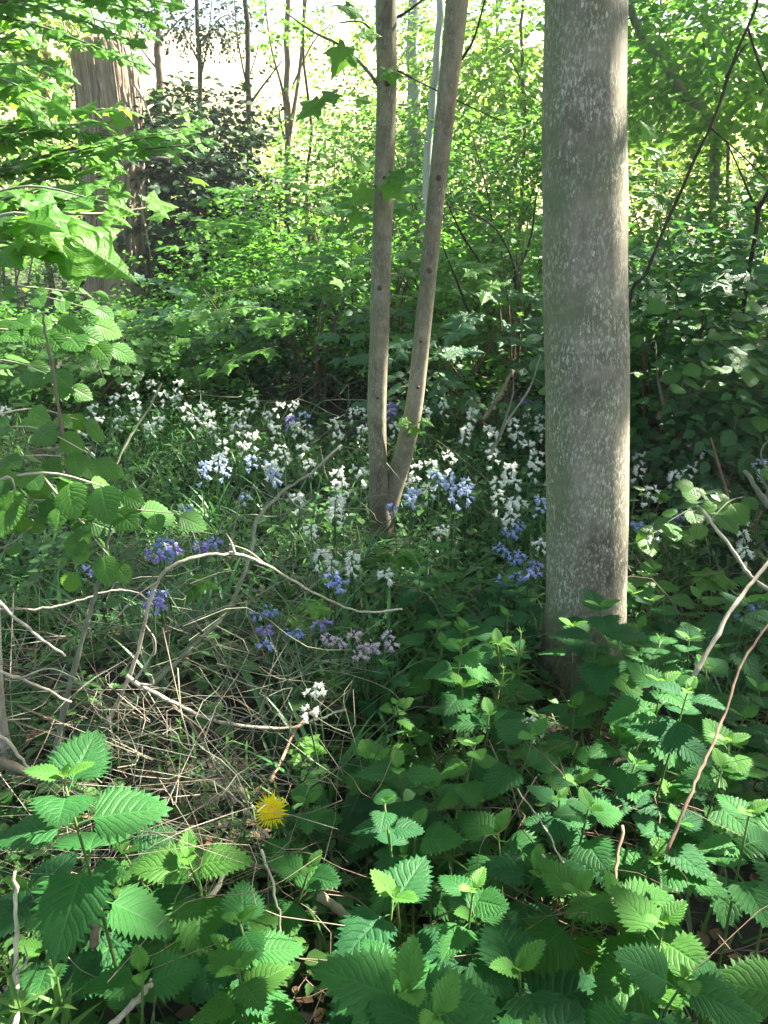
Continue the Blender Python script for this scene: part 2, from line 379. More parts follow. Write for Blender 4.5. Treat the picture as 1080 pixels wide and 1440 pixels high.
T_MAPLE = [build_lobed(s, U(.15, .25), .26, U(.05, .3)) for s in range(5)]
T_LITE = [build_lite(U(.28, .40), U(.1, .4), U(.05, .3)) for _ in range(3)]
T_STAR = [build_star()]
T_BLADE = [build_grass(6, U(.022, .032), U(.5, 1.3)) for _ in range(5)]
def meshes(ts, name, m): return [mesh_np(name, t.V, t.F, t.S, m, t.UV) for t in ts]
LM = dict(nettle_b=meshes(T_NETTLE, 'nettle_leaf', M['nettle_b']), nettle_c=meshes(T_NETTLE, 'nettle_leaf', M['nettle_c']), nettle=meshes(T_NETTLE, 'nettle_leaf', M['nettle']), nettop=meshes(T_NETTOP, 'nettle_top_leaf', M['nettle_top']),
          hazel=meshes(T_HAZEL, 'oval_leaf', M['hazel']), bramble=meshes(T_BRAM, 'bramble_leaf', M['bramble']),
          maple=meshes(T_MAPLE, 'maple_leaf', M['maple']), maple_cool=meshes(T_MAPLE, 'maple_leaf', M['maple_cool']),
          herb=meshes(T_HERB, 'herb_leaf', M['herb']), dock=meshes(T_DOCK, 'dock_leaf', M['dock']),
          blade=meshes(T_BLADE, 'strap_leaf', M['blade']))
# many leaves in one mesh -------------------------------------------
def frames(D, Nn):
    D = D / (np.linalg.norm(D, axis=1)[:, None] + 1e-9); X = np.cross(D, Nn); X /= np.linalg.norm(X, axis=1)[:, None] + 1e-9
    Z = np.cross(X, D); return np.stack([X, D, Z], -1)          # columns
def leaf_mass(name, Tm, P, D, Nn, S, m):
    P, D, Nn, S = map(np.asarray, (P, D, Nn, S)); Rm = frames(D, Nn)
    Vs, Fl, Sz, Uv, Rn = [], [], [], [], []; off = 0
    grp = np.arange(len(P)) % len(Tm)
    for gi, t in enumerate(Tm):
        k = grp == gi; n = k.sum()
        if not n: continue
        V = np.einsum('nij,vj->nvi', Rm[k], t.V) * S[k][:, None, None] + P[k][:, None]
        nv = len(t.V); Vs.append(V.reshape(-1, 3)); Fl.append((t.F[None] + (np.arange(n) * nv)[:, None] + off).ravel()); Sz.append(np.tile(t.S, n))
        Uv.append(np.tile(t.UV, (n, 1))); Rn.append(np.repeat(rg.random(n), nv)); off += n * nv
    return mesh_np(name, np.vstack(Vs), np.concatenate(Fl), np.concatenate(Sz), m, np.vstack(Uv), np.concatenate(Rn), smooth=False)
def lmtx(p, d, n, s):
    Rm = frames(np.array([d], float), np.array([n], float))[0] * s
    return Matrix(((Rm[0][0], Rm[0][1], Rm[0][2], p[0]), (Rm[1][0], Rm[1][1], Rm[1][2], p[1]), (Rm[2][0], Rm[2][1], Rm[2][2], p[2]), (0, 0, 0, 1)))
def add_leaf(parent, ms, p, d, n, s, name='leaf'):
    return link(name, rnd.choice(ms), parent, lmtx(p, d, n, s))
def sprays(starts, dirs, lens, K, lsize, droop=.15, ang=55, up=1.0, jit=.35):
    """Leaves set in two rows along twigs: returns P, D, N, S arrays."""
    n = len(starts); t = (np.arange(K) + .7) / K
    dirs = dirs / np.linalg.norm(dirs, axis=1)[:, None]
    P = starts[:, None] + dirs[:, None] * (lens[:, None] * t)[..., None]
    P[..., 2] -= droop * (t ** 2)[None] * lens[:, None]
    side = np.where(np.arange(K) % 2, 1., -1.)[None, :, None]
    X = np.cross(dirs, [0, 0, 1.]); X /= np.linalg.norm(X, axis=1)[:, None] + 1e-6
    a = R(ang); D = dirs[:, None] * math.cos(a) + X[:, None] * side * math.sin(a) + rg.normal(0, jit * .6, (n, K, 3)); D[..., 2] -= .12
    Nn = np.array([0, 0, up]) + .65 * dirs[:, None] + rg.normal(0, jit, (n, K, 3))
    S = lsize * rg.uniform(.55, 1.2, (n, K)) * (1 - .25 * t)[None]
    P = P + rg.normal(0, .15, (n, K, 3)) * lsize
    return P.reshape(-1, 3), D.reshape(-1, 3), Nn.reshape(-1, 3), S.ravel()
def clump_points(n, center, rad, nclump, shell=.5, csize=.38):
    cc = rg.normal(0, 1, (nclump, 3)); cc /= np.linalg.norm(cc, axis=1)[:, None]; cc *= (rg.uniform(shell, 1, (nclump, 1)))
    k = rg.integers(0, nclump, n); p = cc[k] + rg.normal(0, csize * .5, (n, 3))
    out = p / (np.linalg.norm(p, axis=1)[:, None] + .3)
    return np.asarray(center) + p * np.asarray(rad), out
SPOTS = []                                       # spots picked to be sunlit through cut crowns: (point, radius)
def keep_gaps(P, D, S):  # drops crown leaves that would shade the picked spots
    P = P + D / np.linalg.norm(D, axis=1)[:, None] * S[:, None] * .5; k = np.ones(len(P), bool)
    for q, r in SPOTS:
        d = P - np.asarray(q); t = d @ SUN; perp = np.linalg.norm(d - t[:, None] * SUN, axis=1)
        k &= ~((perp < r + S * .40) & (t > .9))
    return k
# ------------------------------------------------------------------ ground
def grid_ground():
    xs = np.unique(np.concatenate([np.linspace(-120, -12, 30), np.linspace(-12, -3, 60), np.linspace(-3, 3, 160), np.linspace(3, 12, 60), np.linspace(12, 120, 30)]))
    ys = np.unique(np.concatenate([np.linspace(-40, -2, 20), np.linspace(-2, 6, 200), np.linspace(6, 34, 120), np.linspace(34, 130, 50)]))
    X, Y = np.meshgrid(xs, ys); Z = hills(X, Y) + rg.normal(0, .006, X.shape) * (abs(X) < 4)
    V = np.stack([X, Y, Z], -1).reshape(-1, 3); nx = len(xs)
    i = np.arange(len(ys) - 1)[:, None] * nx; j = np.arange(nx - 1)[None]
    Fq = np.stack([i + j, i + j + 1, i + nx + j + 1, i + nx + j], -1).reshape(-1, 4)
    cy_ = V[Fq].mean(1)[:, 1]
    me = mesh_np('ground', V, Fq.ravel(), np.full(len(Fq), 4), None, mats=[M['soil'], M['meadow']], mi=(cy_ > 31).astype(int))
    o = link('ground', me); o['kind'] = 'structure'
grid_ground()
# ------------------------------------------------------------------ where crowns are cut open for sun (pixels, distance, radius)
for px, py, Y, r in [(872, 820, 2.0, .12), (872, 760, 2.0, .12), (874, 700, 2.0, .08), (590, 1180, 1.0, .05), (640, 1265, .85, .055), (500, 1325, .8, .05), (520, 1140, 1.1, .04),
                     (935, 1000, 1.35, .06), (960, 960, 1.45, .04), (1045, 1180, 1.05, .06), (1060, 1080, 1.2, .03), (930, 1070, 1.2, .03), (130, 1080, 1.15, .06), (190, 1100, 1.15, .03), (110, 690, 1.5, .13), (220, 730, 1.6, .08),
                     (600, 660, 3.2, .12), (330, 660, 3.4, .15), (480, 690, 3.2, .12), (740, 640, 3.6, .15), (640, 1060, 1.4, .035), (700, 890, 1.8, .06), (510, 900, 2.2, .07),
                     (940, 760, 2.4, .10), (382, 1140, 1.3, .05), (330, 790, 1.7, .10), (200, 880, 1.5, .12), (240, 960, 1.4, .07), (630, 560, 4.5, .3), (300, 560, 4.6, .25), (110, 1350, .75, .03),
                     (300, 480, 6, .5), (480, 430, 6.5, .6), (120, 480, 3.5, .2), (60, 300, 1.4, .12), (200, 190, 2.6, .4), (250, 1240, .95, .03), (1000, 870, 1.8, .05), (760, 1020, 1.55, .02),
                     (980, 620, 3, .08), (20, 1400, .75, .05), (430, 740, 2.8, .08), (150, 830, 1.5, .08), (60, 960, 1.3, .06), (700, 480, 5.5, .4), (560, 770, 2.9, .05), (950, 470, 3.5, .1), (90, 190, 2.5, .6), (230, 190, 2.5, .4), (60, 310, 1.3, .25), (60, 480, 2.1, .3), (100, 40, 3.4, .5), (20, 100, 2.6, .4), (190, 110, 1.2, .0), (645, 1290, .84, .07), (590, 1200, .95, .06), (930, 1010, 1.25, .08)]:
    SPOTS.append((at(px, py, Y), r * .8))
for px, py, h, q_ in ((645, 1272, .38, .10), (572, 1165, .40, .08), (512, 1322, .36, .07), (128, 1078, .62, .10), (932, 985, .50, .11), (1048, 1178, .46, .11), (632, 1050, .42, .05), (235, 1245, .3, .05), (960, 890, .4, .08), (700, 880, .4, .06), (780, 1190, .25, .04), (880, 1320, .46, .04), (1020, 1000, .4, .05)): SPOTS.append((head_spot(px, py, h), q_ * .62))
for _ in range(28):                              # more small flecks of sun over the undergrowth
    px, py = U(0, 1080), U(560, 1440); q = head_spot(px, py, .3); SPOTS.append((q, U(.01, .03) * (.5 + .3 * q[1])))
# ------------------------------------------------------------------ big trees
def noise_tube(P, rad, sides, amp, freq, flare=None, ridges=0, ramp_=0.0, seed=0):
    V, f, s = tube(P, rad, sides, cap=True); n = len(P); A = V.reshape(n, sides, 3); ctr = np.asarray(P)[:, None]
    th = np.arange(sides) * 2 * math.pi / sides; r_ = np.random.default_rng(seed); zz = np.asarray(P)[:, 2]
    g = np.zeros((n, sides))
    for k in range(7):
        m = r_.integers(1, 6); ph = r_.uniform(0, 6.28, 2); g += np.sin(th[None] * m + ph[0] + np.sin(zz[:, None] * freq * r_.uniform(.4, 1.6) + ph[1]) * 1.3) / 7
    if ridges: g = g + ramp_ * np.abs(np.sin(th[None] * ridges / 2 + np.sin(zz[:, None] * 2.3) * .6)) - ramp_ * .5
    A = ctr + (A - ctr) * (1 + amp * g)[..., None]
    if flare is not None: A = ctr + (A - ctr) * (1 + flare[:, None] * (.65 + .45 * np.cos(th * 3 + 1)[None]))[..., None]
    return A.reshape(-1, 3), f, s
def crown(name, root, center, rad, n, lsize, m, T=T_STAR, nclump=30, gaps=True, K=8, shell=.3):
    c = np.asarray(center); st, out = clump_points(n // K, c, rad, nclump, shell)
    D = out * np.array([1, 1, .3]) + rg.normal(0, .3, out.shape)
    P, D, Nn, S = sprays(st, D, np.full(len(st), lsize * 4.5) * rg.uniform(.6, 1.3, len(st)), K, lsize)
    if gaps: k = keep_gaps(P, D, S); P, D, Nn, S = P[k], D[k], Nn[k], S[k]
    me = leaf_mass(name, T, P - np.array(root.location), D, Nn, S, m); o = link('crown', me, root); o['kind'] = 'stuff'; return o
# thick flecked trunk, right of centre
def line3(pts):      # (px, py, Y, width px) -> points, radii
    P = np.array([at(a, b, c) for a, b, c, d in pts]); r_ = np.array([pxw(d, b, c) / 2 for a, b, c, d in pts]); return P, r_
P, rr = line3([(822, 1075, 2.02, 150), (822, 990, 2.02, 126), (821, 900, 2.03, 120), (823, 840, 2.03, 112), (825, 760, 2.04, 115), (825, 640, 2.05, 118), (824, 500, 2.06, 118), (822, 330, 2.07, 119), (820, 180, 2.08, 121), (824, 0, 2.1, 119)])
base = P[0].copy(); base[2] = gz(base[0], base[1]) - .05
top = P[-1]; d = (P[-1] - P[-4]); d /= np.linalg.norm(d)
Pp = [base] + [p for p in P if p[2] > base[2] + .08] + [top + d * .35, top + d * .8, top + d * 1.6, top + d * 3.2 + [.1, .1, 0], top + d * 5.5 + [.25, .2, 0]]
rr = rr * .965; rr = [rr[0] * 1.12] + [r_ for p, r_ in zip(P, rr) if p[2] > base[2] + .08] + [rr[-1], rr[-1] * .98, rr[-1] * .92, rr[-1] * .7, rr[-1] * .25]
Q = smooth_path(Pp, 14); qr = np.interp(np.linspace(0, len(Pp) - 1, len(Q)), np.arange(len(Pp)), rr)
zz = Q[:, 2] - base[2]
V, f, s = noise_tube(Q, qr, 72, .055, 7, flare=.22 * np.exp(-zz / .10), seed=3)
big = thing('tree', 'tree', base, 'thick smooth grey trunk flecked with white, nettles round its foot')
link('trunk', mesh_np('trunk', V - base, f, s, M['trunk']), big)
def limb(root, pts, r0, r1, m, name='branch', sides=7, sub=4):
    Q = smooth_path(pts, sub); o = link(name, tube_mesh(name, Q, np.linspace(r0, r1, len(Q)), m, sides, np.array(root.location)), root); return o
for a, zz_, L in ((0.3, 4.0, 2.0), (2.2, 4.5, 2.2), (4.1, 4.3, 2.1), (5.3, 5.2, 1.6), (1.2, 5.8, 1.5), (3.2, 3.6, 2.2)):
    q = np.array([.35, 2.2, zz_]); e = q + np.array([math.cos(a) * L, math.sin(a) * L, .9]); limb(big, [q, (q + e) / 2 + [0, 0, -.1], e], .045, .012, M['smooth'])
crown('crown', big, (.5, 2.4, 6.0), (2.9, 2.9, 2.2), 6500, .13, M['mid'])
# forked tree
base = at(536, 765, 3.0); base[2] = gz(base[0], base[1]) - .04
ft = thing('forked_tree', 'tree', base, 'slim brown tree forking low into two smooth stems among bluebells')
def stem_of(root, pts, sides, m, name, ext=None, seed=0, amp=.06, flare=None):
    P, r_ = line3(pts); P, r_ = list(P), list(r_)
    if ext is not None:
        for q in (.3, .4): P.append(P[-1] + (P[-1] - P[-2]) / np.linalg.norm(P[-1] - P[-2]) * q); r_.append(r_[-1])
        for e, k in ext: P.append(P[-1] + np.array(e)); r_.append(r_[0] * k if False else r_[-1] * k)
    Q = smooth_path(P, 8); qr = np.interp(np.linspace(0, len(P) - 1, len(Q)), np.arange(len(P)), r_)
    fl = None if flare is None else flare * np.exp(-(Q[:, 2] - Q[0][2]) / .06)
    V, f, s = noise_tube(Q, qr, sides, amp, 14, flare=fl, seed=seed)
    return link(name, mesh_np(name, V - np.array(root.location), f, s, m), root)
bpx = proj(base)
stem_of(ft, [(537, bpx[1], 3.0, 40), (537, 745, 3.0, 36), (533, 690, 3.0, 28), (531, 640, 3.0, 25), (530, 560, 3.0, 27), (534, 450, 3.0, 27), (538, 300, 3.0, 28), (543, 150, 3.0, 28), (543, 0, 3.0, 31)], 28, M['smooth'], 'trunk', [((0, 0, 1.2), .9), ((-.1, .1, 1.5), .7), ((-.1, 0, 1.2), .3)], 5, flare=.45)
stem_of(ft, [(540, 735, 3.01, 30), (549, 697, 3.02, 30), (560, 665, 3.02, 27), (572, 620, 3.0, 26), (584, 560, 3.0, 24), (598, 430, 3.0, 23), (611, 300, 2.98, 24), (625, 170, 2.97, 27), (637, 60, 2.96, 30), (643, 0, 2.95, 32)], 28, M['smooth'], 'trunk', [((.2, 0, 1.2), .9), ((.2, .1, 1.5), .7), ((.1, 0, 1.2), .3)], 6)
crown('crown', ft, (.1, 3.4, 5.6), (1.7, 1.7, 1.5), 2500, .12, M['mid'])
def twig(root, pts, r0, r1, m=None, name='branch'):
    P = [at(a, b, c) for a, b, c in pts]; return limb(root, P, r0, r1, m or M['darkbark'], name, 5, 3)
twig(ft, [(538, 130, 3.0), (515, 98, 2.98), (480, 65, 2.95), (440, 45, 2.9), (405, 20, 2.9)], .007, .003, M['greystem'])
twig(ft, [(640, 95, 2.97), (655, 75, 2.97), (668, 50, 2.97), (682, 0, 3.0)], .006, .003)
twig(ft, [(536, 60, 3.0), (520, 40, 2.95), (505, 30, 2.9), (478, 32, 2.85)], .005, .002)
twig(ft, [(545, 30, 3.0), (570, 18, 3.0), (600, -5, 3.0)], .006, .003)
twig(ft, [(545, 92, 3.0), (590, 115, 3.2), (640, 140, 3.4), (715, 175, 3.7)], .004, .002)
twig(ft, [(535, 262, 3.0), (520, 262, 2.95), (512, 275, 2.9)], .003, .0015, M['greystem'])
lo = np.array(ft.location)
def knot(root, px, py, Y, w, m):
    p = at(px, py, Y) - np.array(root.location); k = pxw(w, py, Y) / 2 * U(.45, .9); V, f, s = tube([p + [0, .6 * k, 0], p, p + [0, -.35 * k, -.1 * k], p + [0, -.2 * k, -.1 * k]], [k * 1.3, k, k * .55, k * .2], 9)
    link('knot', mesh_np('knot', V, f, s, m), root)
for a in ((534, 405, 2.962, 9), (541, 250, 2.96, 8), (531, 560, 2.962, 8), (592, 480, 2.965, 9), (604, 380, 2.95, 8), (617, 250, 2.94, 8), (574, 612, 2.96, 7), (545, 115, 2.957, 10), (588, 545, 2.962, 5)): knot(ft, *a, M['brownbark'])
for px, py, Y, s_, dx, dz in [(520, 262, 2.9, .10, -.6, -.6), (538, 255, 2.88, .10, .8, -.5), (503, 280, 2.9, .085, -.8, -.3), (545, 246, 2.88, .09, 1, -.1), (520, 240, 2.9, .08, -.5, .5), (505, 295, 2.9, .07, -.5, -.9),
                             (490, 60, 2.9, .11, -.5, -.9), (478, 130, 2.9, .085, -.9, -.3), (452, 140, 2.9, .10, -.9, -.6), (500, 138, 2.9, .06, .9, -.3), (510, 20, 2.9, .09, -.8, .2), (530, 45, 2.9, .08, -.8, -.2), (545, 95, 2.88, .07, .3, -.8),
                             (575, 590, 2.93, .055, -.6, -.2), (590, 590, 2.93, .055, .8, -.2), (582, 598, 2.92, .045, .1, -.8)]:
    add_leaf(ft, LM['maple'], at(px, py, Y) - lo, (dx, -.4, dz), (U(-.2, .2), -.7, .7), s_ * 1.25)
# unseen trees beside and behind the camera, their crowns placed to shade the place
for i, (x, y, h, r_, n, lab) in enumerate([(4.2, 4.4, 7, 2.6, 11000, 'out of view tree with a broad crown beyond the right side of the bluebells'), (3.3, .9, 7, 2.4, 6500, 'out of view tree with a dense crown near the right hand nettles'),
                                      (7.2, 7.2, 8.5, 3.2, 5500, 'out of view tree with a tall crown on the sunward side of the wood'), (-3.6, 2.6, 7, 2.4, 3000, 'out of view tree with a light crown left of the dead stems'),
                                      (0.6, -2.6, 8, 2.8, 3200, 'out of view tree standing behind the viewpoint'), (7.0, 3.2, 9.5, 3.0, 8000, 'out of view tree with a high crown far right of the nettles'), (4.9, 8.2, 7.5, 2.6, 5200, 'out of view tree with a dense crown shading the brambles'), (5.6, 12.5, 8.5, 2.8, 3200, 'out of view tree with a lighter crown shading the far bushes')]):
    t = thing('tree', 'tree', (x, y, gz(x, y) - .05), lab, None)
    Q = smooth_path([(0, 0, 0), (.1, .05, h * .4), (0, .1, h * .75), (.1, 0, h)], 5)
    link('trunk', tube_mesh('trunk', Q, np.linspace(.14, .04, len(Q)), M['smooth'], 12), t)
    for k in range(6):
        a = k * 1.05 + i; z0 = h * (.5 + .07 * k)
        Q2 = smooth_path([(0, .1, z0), (math.cos(a) * r_ * .5, math.sin(a) * r_ * .5, z0 + .3), (math.cos(a) * r_ * .9, math.sin(a) * r_ * .9, z0 + .9)], 3)
        link('branch', tube_mesh('branch', Q2, np.linspace(.04, .01, len(Q2)), M['smooth'], 6), t)
    crown('crown', t, (x, y, h * .88), (r_, r_, r_ * .62), n, .14, M['mid'])
# ------------------------------------------------------------------ old dead trunk at the left
base = at(166, 438, 8.6); base[2] = gz(base[0], base[1]) - .1
st = thing('dead_tree', 'tree', base, 'shaggy dead tree trunk with fibrous bark and a ragged splintered top')
P, r_ = line3([(165, 445, 8.6, 92), (168, 400, 8.6, 84), (165, 330, 8.6, 80), (163, 260, 8.6, 78), (160, 200, 8.6, 74), (154, 150, 8.6, 78), (147, 95, 8.6, 80), (143, 60, 8.6, 70)])
Q = smooth_path(P, 8); qr = np.interp(np.linspace(0, 7, len(Q)), np.arange(8), r_)
V, f, s = noise_tube(Q, qr, 80, .10, 3, ridges=22, ramp_=.55, seed=9)
link('trunk', mesh_np('trunk', V - base, f, s, M['oldbark']), st)
for k in range(80):
    a = U(-3.3, .3); z0, z1 = sorted((U(0, 2.2), U(.6, 3.2))); z1 = min(z1 + .3, 3.25)
    pts = []
    for q in np.linspace(0, 1, 6):
        zq = z0 + (z1 - z0) * q; i = int(np.argmin(abs(Q[:, 2] - base[2] - zq))); rr_ = qr[i] * (1.03 + .06 * math.sin(q * 5 + k)) + (U(0, .10) * q ** 3 if z1 > 2.8 else 0)
        pts.append(Q[i] + np.array([math.cos(a + .05 * math.sin(q * 4 + k)) * rr_, math.sin(a) * rr_, 0]) - base)
    if z1 > 2.8: pts[-1] = pts[-1] + np.array([U(-.12, .12), 0, U(.05, .4)])
    link('bark_strip', tube_mesh('bark_strip', smooth_path(pts, 3), np.concatenate([np.linspace(.006, .017, 8), np.linspace(.017, .004, 8)]) * U(.5, 1.3), M['fibre'] if k % 3 else M['oldbark'], 4), st)
for (a, b) in (((205, 330), (232, 285)), ((205, 225), (262, 235)), ((190, 120), (215, 175)), ((120, 120), (95, 70)), ((200, 300), (212, 360))):
    q0, q1 = at(*a, 8.5), at(*b, 8.3); limb(st, [q0, (q0 + q1) / 2 + [0, 0, .05], q1], .016, .006, M['fibre'])
# ------------------------------------------------------------------ thin trees of the background
def far_tree(pts, w, m, label, branches=(), leaves=None, name='tree', cat='tree'):
    P = [at(a, b, c) for a, b, c in pts]; b0 = P[0].copy(); b0[2] = gz(b0[0], b0[1]) - .1
    P = [b0] + [p for p in P if p[2] > b0[2] + .2]
    t = thing(name, cat, b0, label); Q = smooth_path(P, 4); Q = Q + np.concatenate([[[0, 0, 0]], rg.normal(0, .0007, (len(Q) - 1, 3)) * pts[0][2]])
    r0 = pxw(w, pts[0][1], pts[0][2]) / 2
    link('trunk', tube_mesh('trunk', Q, np.linspace(r0 * 1.15, r0 * .75, len(Q)), m, 9, b0), t)
    for br in branches:
        pp = [at(a, b, c) for a, b, c in br[1:]]; limb(t, pp, pxw(br[0], br[1][1], br[1][2]) / 2, pxw(br[0], br[1][1], br[1][2]) / 5, m, sides=5)
    for (px, py, Y, rx, rz, n, ls, mm) in leaves or ():
        if mm != 'dark': ls *= 1.3; n = int(n * 1.5)
        c = at(px, py, Y); st_, out = clump_points(max(4, n // 8), c, (rx, rx, rz), max(4, n // 120), .2, .5)
        P_, D, Nn, S = sprays(st_, out + rg.normal(0, .3, out.shape), np.full(len(st_), ls * 4.5), 8, ls)
        me = leaf_mass('foliage', T_LITE, P_ - b0, D, Nn, S, M[mm]); o = link('crown', me, t); o['kind'] = 'stuff'
    return t
far_tree([(352, 260, 11), (350, 150, 11), (348, 60, 11), (345, -60, 11)], 8, M['darkbark'], 'dark slender trunk with side twigs before the bright field',
         [(4, (349, 150, 11), (370, 120, 11), (397, 85, 10.9)), (3, (349, 130, 11), (335, 60, 11), (328, -20, 11)), (4, (350, 200, 11), (325, 185, 11), (300, 172, 11)), (3, (351, 205, 11), (380, 195, 11), (400, 190, 11)), (2, (350, 110, 11), (362, 70, 11), (378, -10, 11))],
         [(335, 160, 10.8, .65, .22, 700, .07, 'dark'), (360, 20, 11, .8, .4, 260, .07, 'mid')])
far_tree([(404, 260, 13), (405, 170, 13), (403, 90, 13), (408, -60, 13)], 9, M['brownbark'], 'brown cluster of thin stems rising from one base',
         [(7, (405, 200, 13), (420, 110, 13), (434, -40, 13)), (5, (404, 190, 13), (398, 130, 13), (380, 60, 13), (368, -40, 13)), (5, (407, 215, 13), (396, 180, 13), (392, 150, 13)), (3, (412, 120, 13), (440, 60, 13), (470, 30, 13))],
         [(430, 0, 13, .9, .4, 240, .07, 'pale')])
far_tree([(227, 240, 12), (224, 115, 12), (222, 30, 12), (221, -60, 12)], 10, M['brownbark'], 'straight grey brown trunk just right of the dead tree',
         [(3, (223, 60, 12), (250, 30, 12), (275, 10, 12)), (3, (223, 100, 12), (200, 70, 12), (185, 40, 12))], [(215, 20, 12, .8, .3, 260, .07, 'dark'), (235, 190, 11, .45, .3, 500, .085, 'mid')])
far_tree([(285, 230, 12), (282, 125, 12), (279, 50, 12), (275, -60, 12)], 7, M['darkbark'], 'thin tree with drooping dark sprays left of the slender trunk',
         [(3, (281, 90, 12), (262, 55, 12), (240, 40, 12)), (3, (280, 70, 12), (305, 30, 12), (322, 20, 12)), (3, (282, 110, 12), (292, 60, 12), (300, -20, 12))],
         [(280, 30, 11.8, .75, .35, 1500, .06, 'dark'), (275, 150, 11.8, .5, .15, 500, .06, 'dark')])
far_tree([(581, 240, 11), (582, 150, 11), (580, 60, 11), (583, -40, 11)], 19, M['palebark'], 'pale grey trunk seen between the two forked stems')
far_tree([(600, 240, 8), (607, 170, 8), (614, 80, 8), (622, -40, 8)], 12, M['palebark'], 'leaning whitish slim trunk close behind the right forked stem')
far_tree([(432, 250, 12), (438, 180, 12), (425, 60, 12), (430, -60, 12)], 4, M['darkbark'], 'very thin dark sapling right of the brown stem cluster', (), [(470, 30, 12, 1.0, .5, 260, .07, 'pale'), (480, 150, 12, .8, .4, 500, .07, 'pale')])
far_tree([(735, 250, 10), (737, 150, 10), (733, 60, 10), (738, -40, 10)], 5, M['brownbark'], 'thin leafy tree left of the thick flecked trunk',
         [(3, (736, 120, 10), (715, 80, 10), (690, 60, 10))], [(715, 70, 10, 1.0, .8, 1700, .075, 'pale'), (650, 190, 11, 1.2, .5, 1300, .07, 'pale')])
far_tree([(690, 280, 12), (694, 150, 12), (700, 40, 12), (698, -40, 12)], 5, M['greystem'], 'light green thin tree between forked stems and thick trunk', (), [(690, 110, 12, 1.3, .6, 1500, .075, 'yellow'), (620, 40, 13, 1.0, .6, 500, .075, 'pale')])
far_tree([(1023, 310, 9), (1024, 240, 9), (1023, 160, 9), (1026, 60, 9), (1028, -40, 9)], 5, M['brownbark'], 'thin upright tree at the right edge before yellow leaves', (), [(960, 110, 9, .9, .45, 1400, .075, 'pale'), (1040, 60, 9, .9, .5, 1600, .075, 'mid')])
far_tree([(925, 330, 10), (922, 240, 10), (930, 120, 10), (926, -40, 10)], 4, M['greystem'], 'thin straight sapling just right of the thick trunk', (), [(930, 60, 10, .8, .6, 900, .075, 'pale'), (940, 200, 12, 1.2, .4, 1200, .08, 'yellow')])
far_tree([(1000, 330, 7), (1005, 240, 7), (1002, 168, 7), (965, 135, 7), (930, 85, 7), (905, 55, 7), (880, 0, 7)], 13, M['greystem'], 'crooked grey tree bending left towards the thick trunk',
         [(6, (1002, 200, 7), (1040, 150, 7), (1085, 120, 7)), (4, (950, 115, 7), (965, 80, 7), (1010, 40, 7))], [(990, 40, 6.8, .9, .4, 1300, .07, 'mid'), (1060, 150, 6.8, .6, .3, 700, .07, 'pale')])
far_tree([(880, 445, 3.6), (908, 385, 3.6), (938, 315, 3.6), (968, 245, 3.6), (1005, 165, 3.6), (1030, 90, 3.6), (1062, 10, 3.6), (1075, -50, 3.6)], 4.5, M['darkbark'], 'dark leaning pole crossing the yellow leaves at the right',
         [(4, (1020, 110, 3.6), (1040, 75, 3.6), (1052, 60, 3.6)), (3, (1000, 180, 3.6), (1040, 215, 3.7), (1090, 265, 3.8)), (4, (1052, 40, 3.6), (1068, 90, 3.6), (1090, 140, 3.6))])
far_tree([(1062, 330, 3.9), (1070, 290, 3.9), (1095, 240, 3.9)], 6, M['darkbark'], 'short dark bent branch stump at the right edge', [(4, (1065, 300, 3.9), (1040, 240, 3.9), (1020, 195, 3.9))], name='sapling', cat='sapling')
far_tree([(62, 330, 9), (58, 200, 9), (64, 60, 9), (60, -40, 9)], 8, M['brownbark'], 'thin brown tree left of the shaggy dead trunk', (), [(40, 60, 9, .9, .6, 1200, .075, 'yellow'), (30, 200, 9, .7, .4, 500, .07, 'mid')])
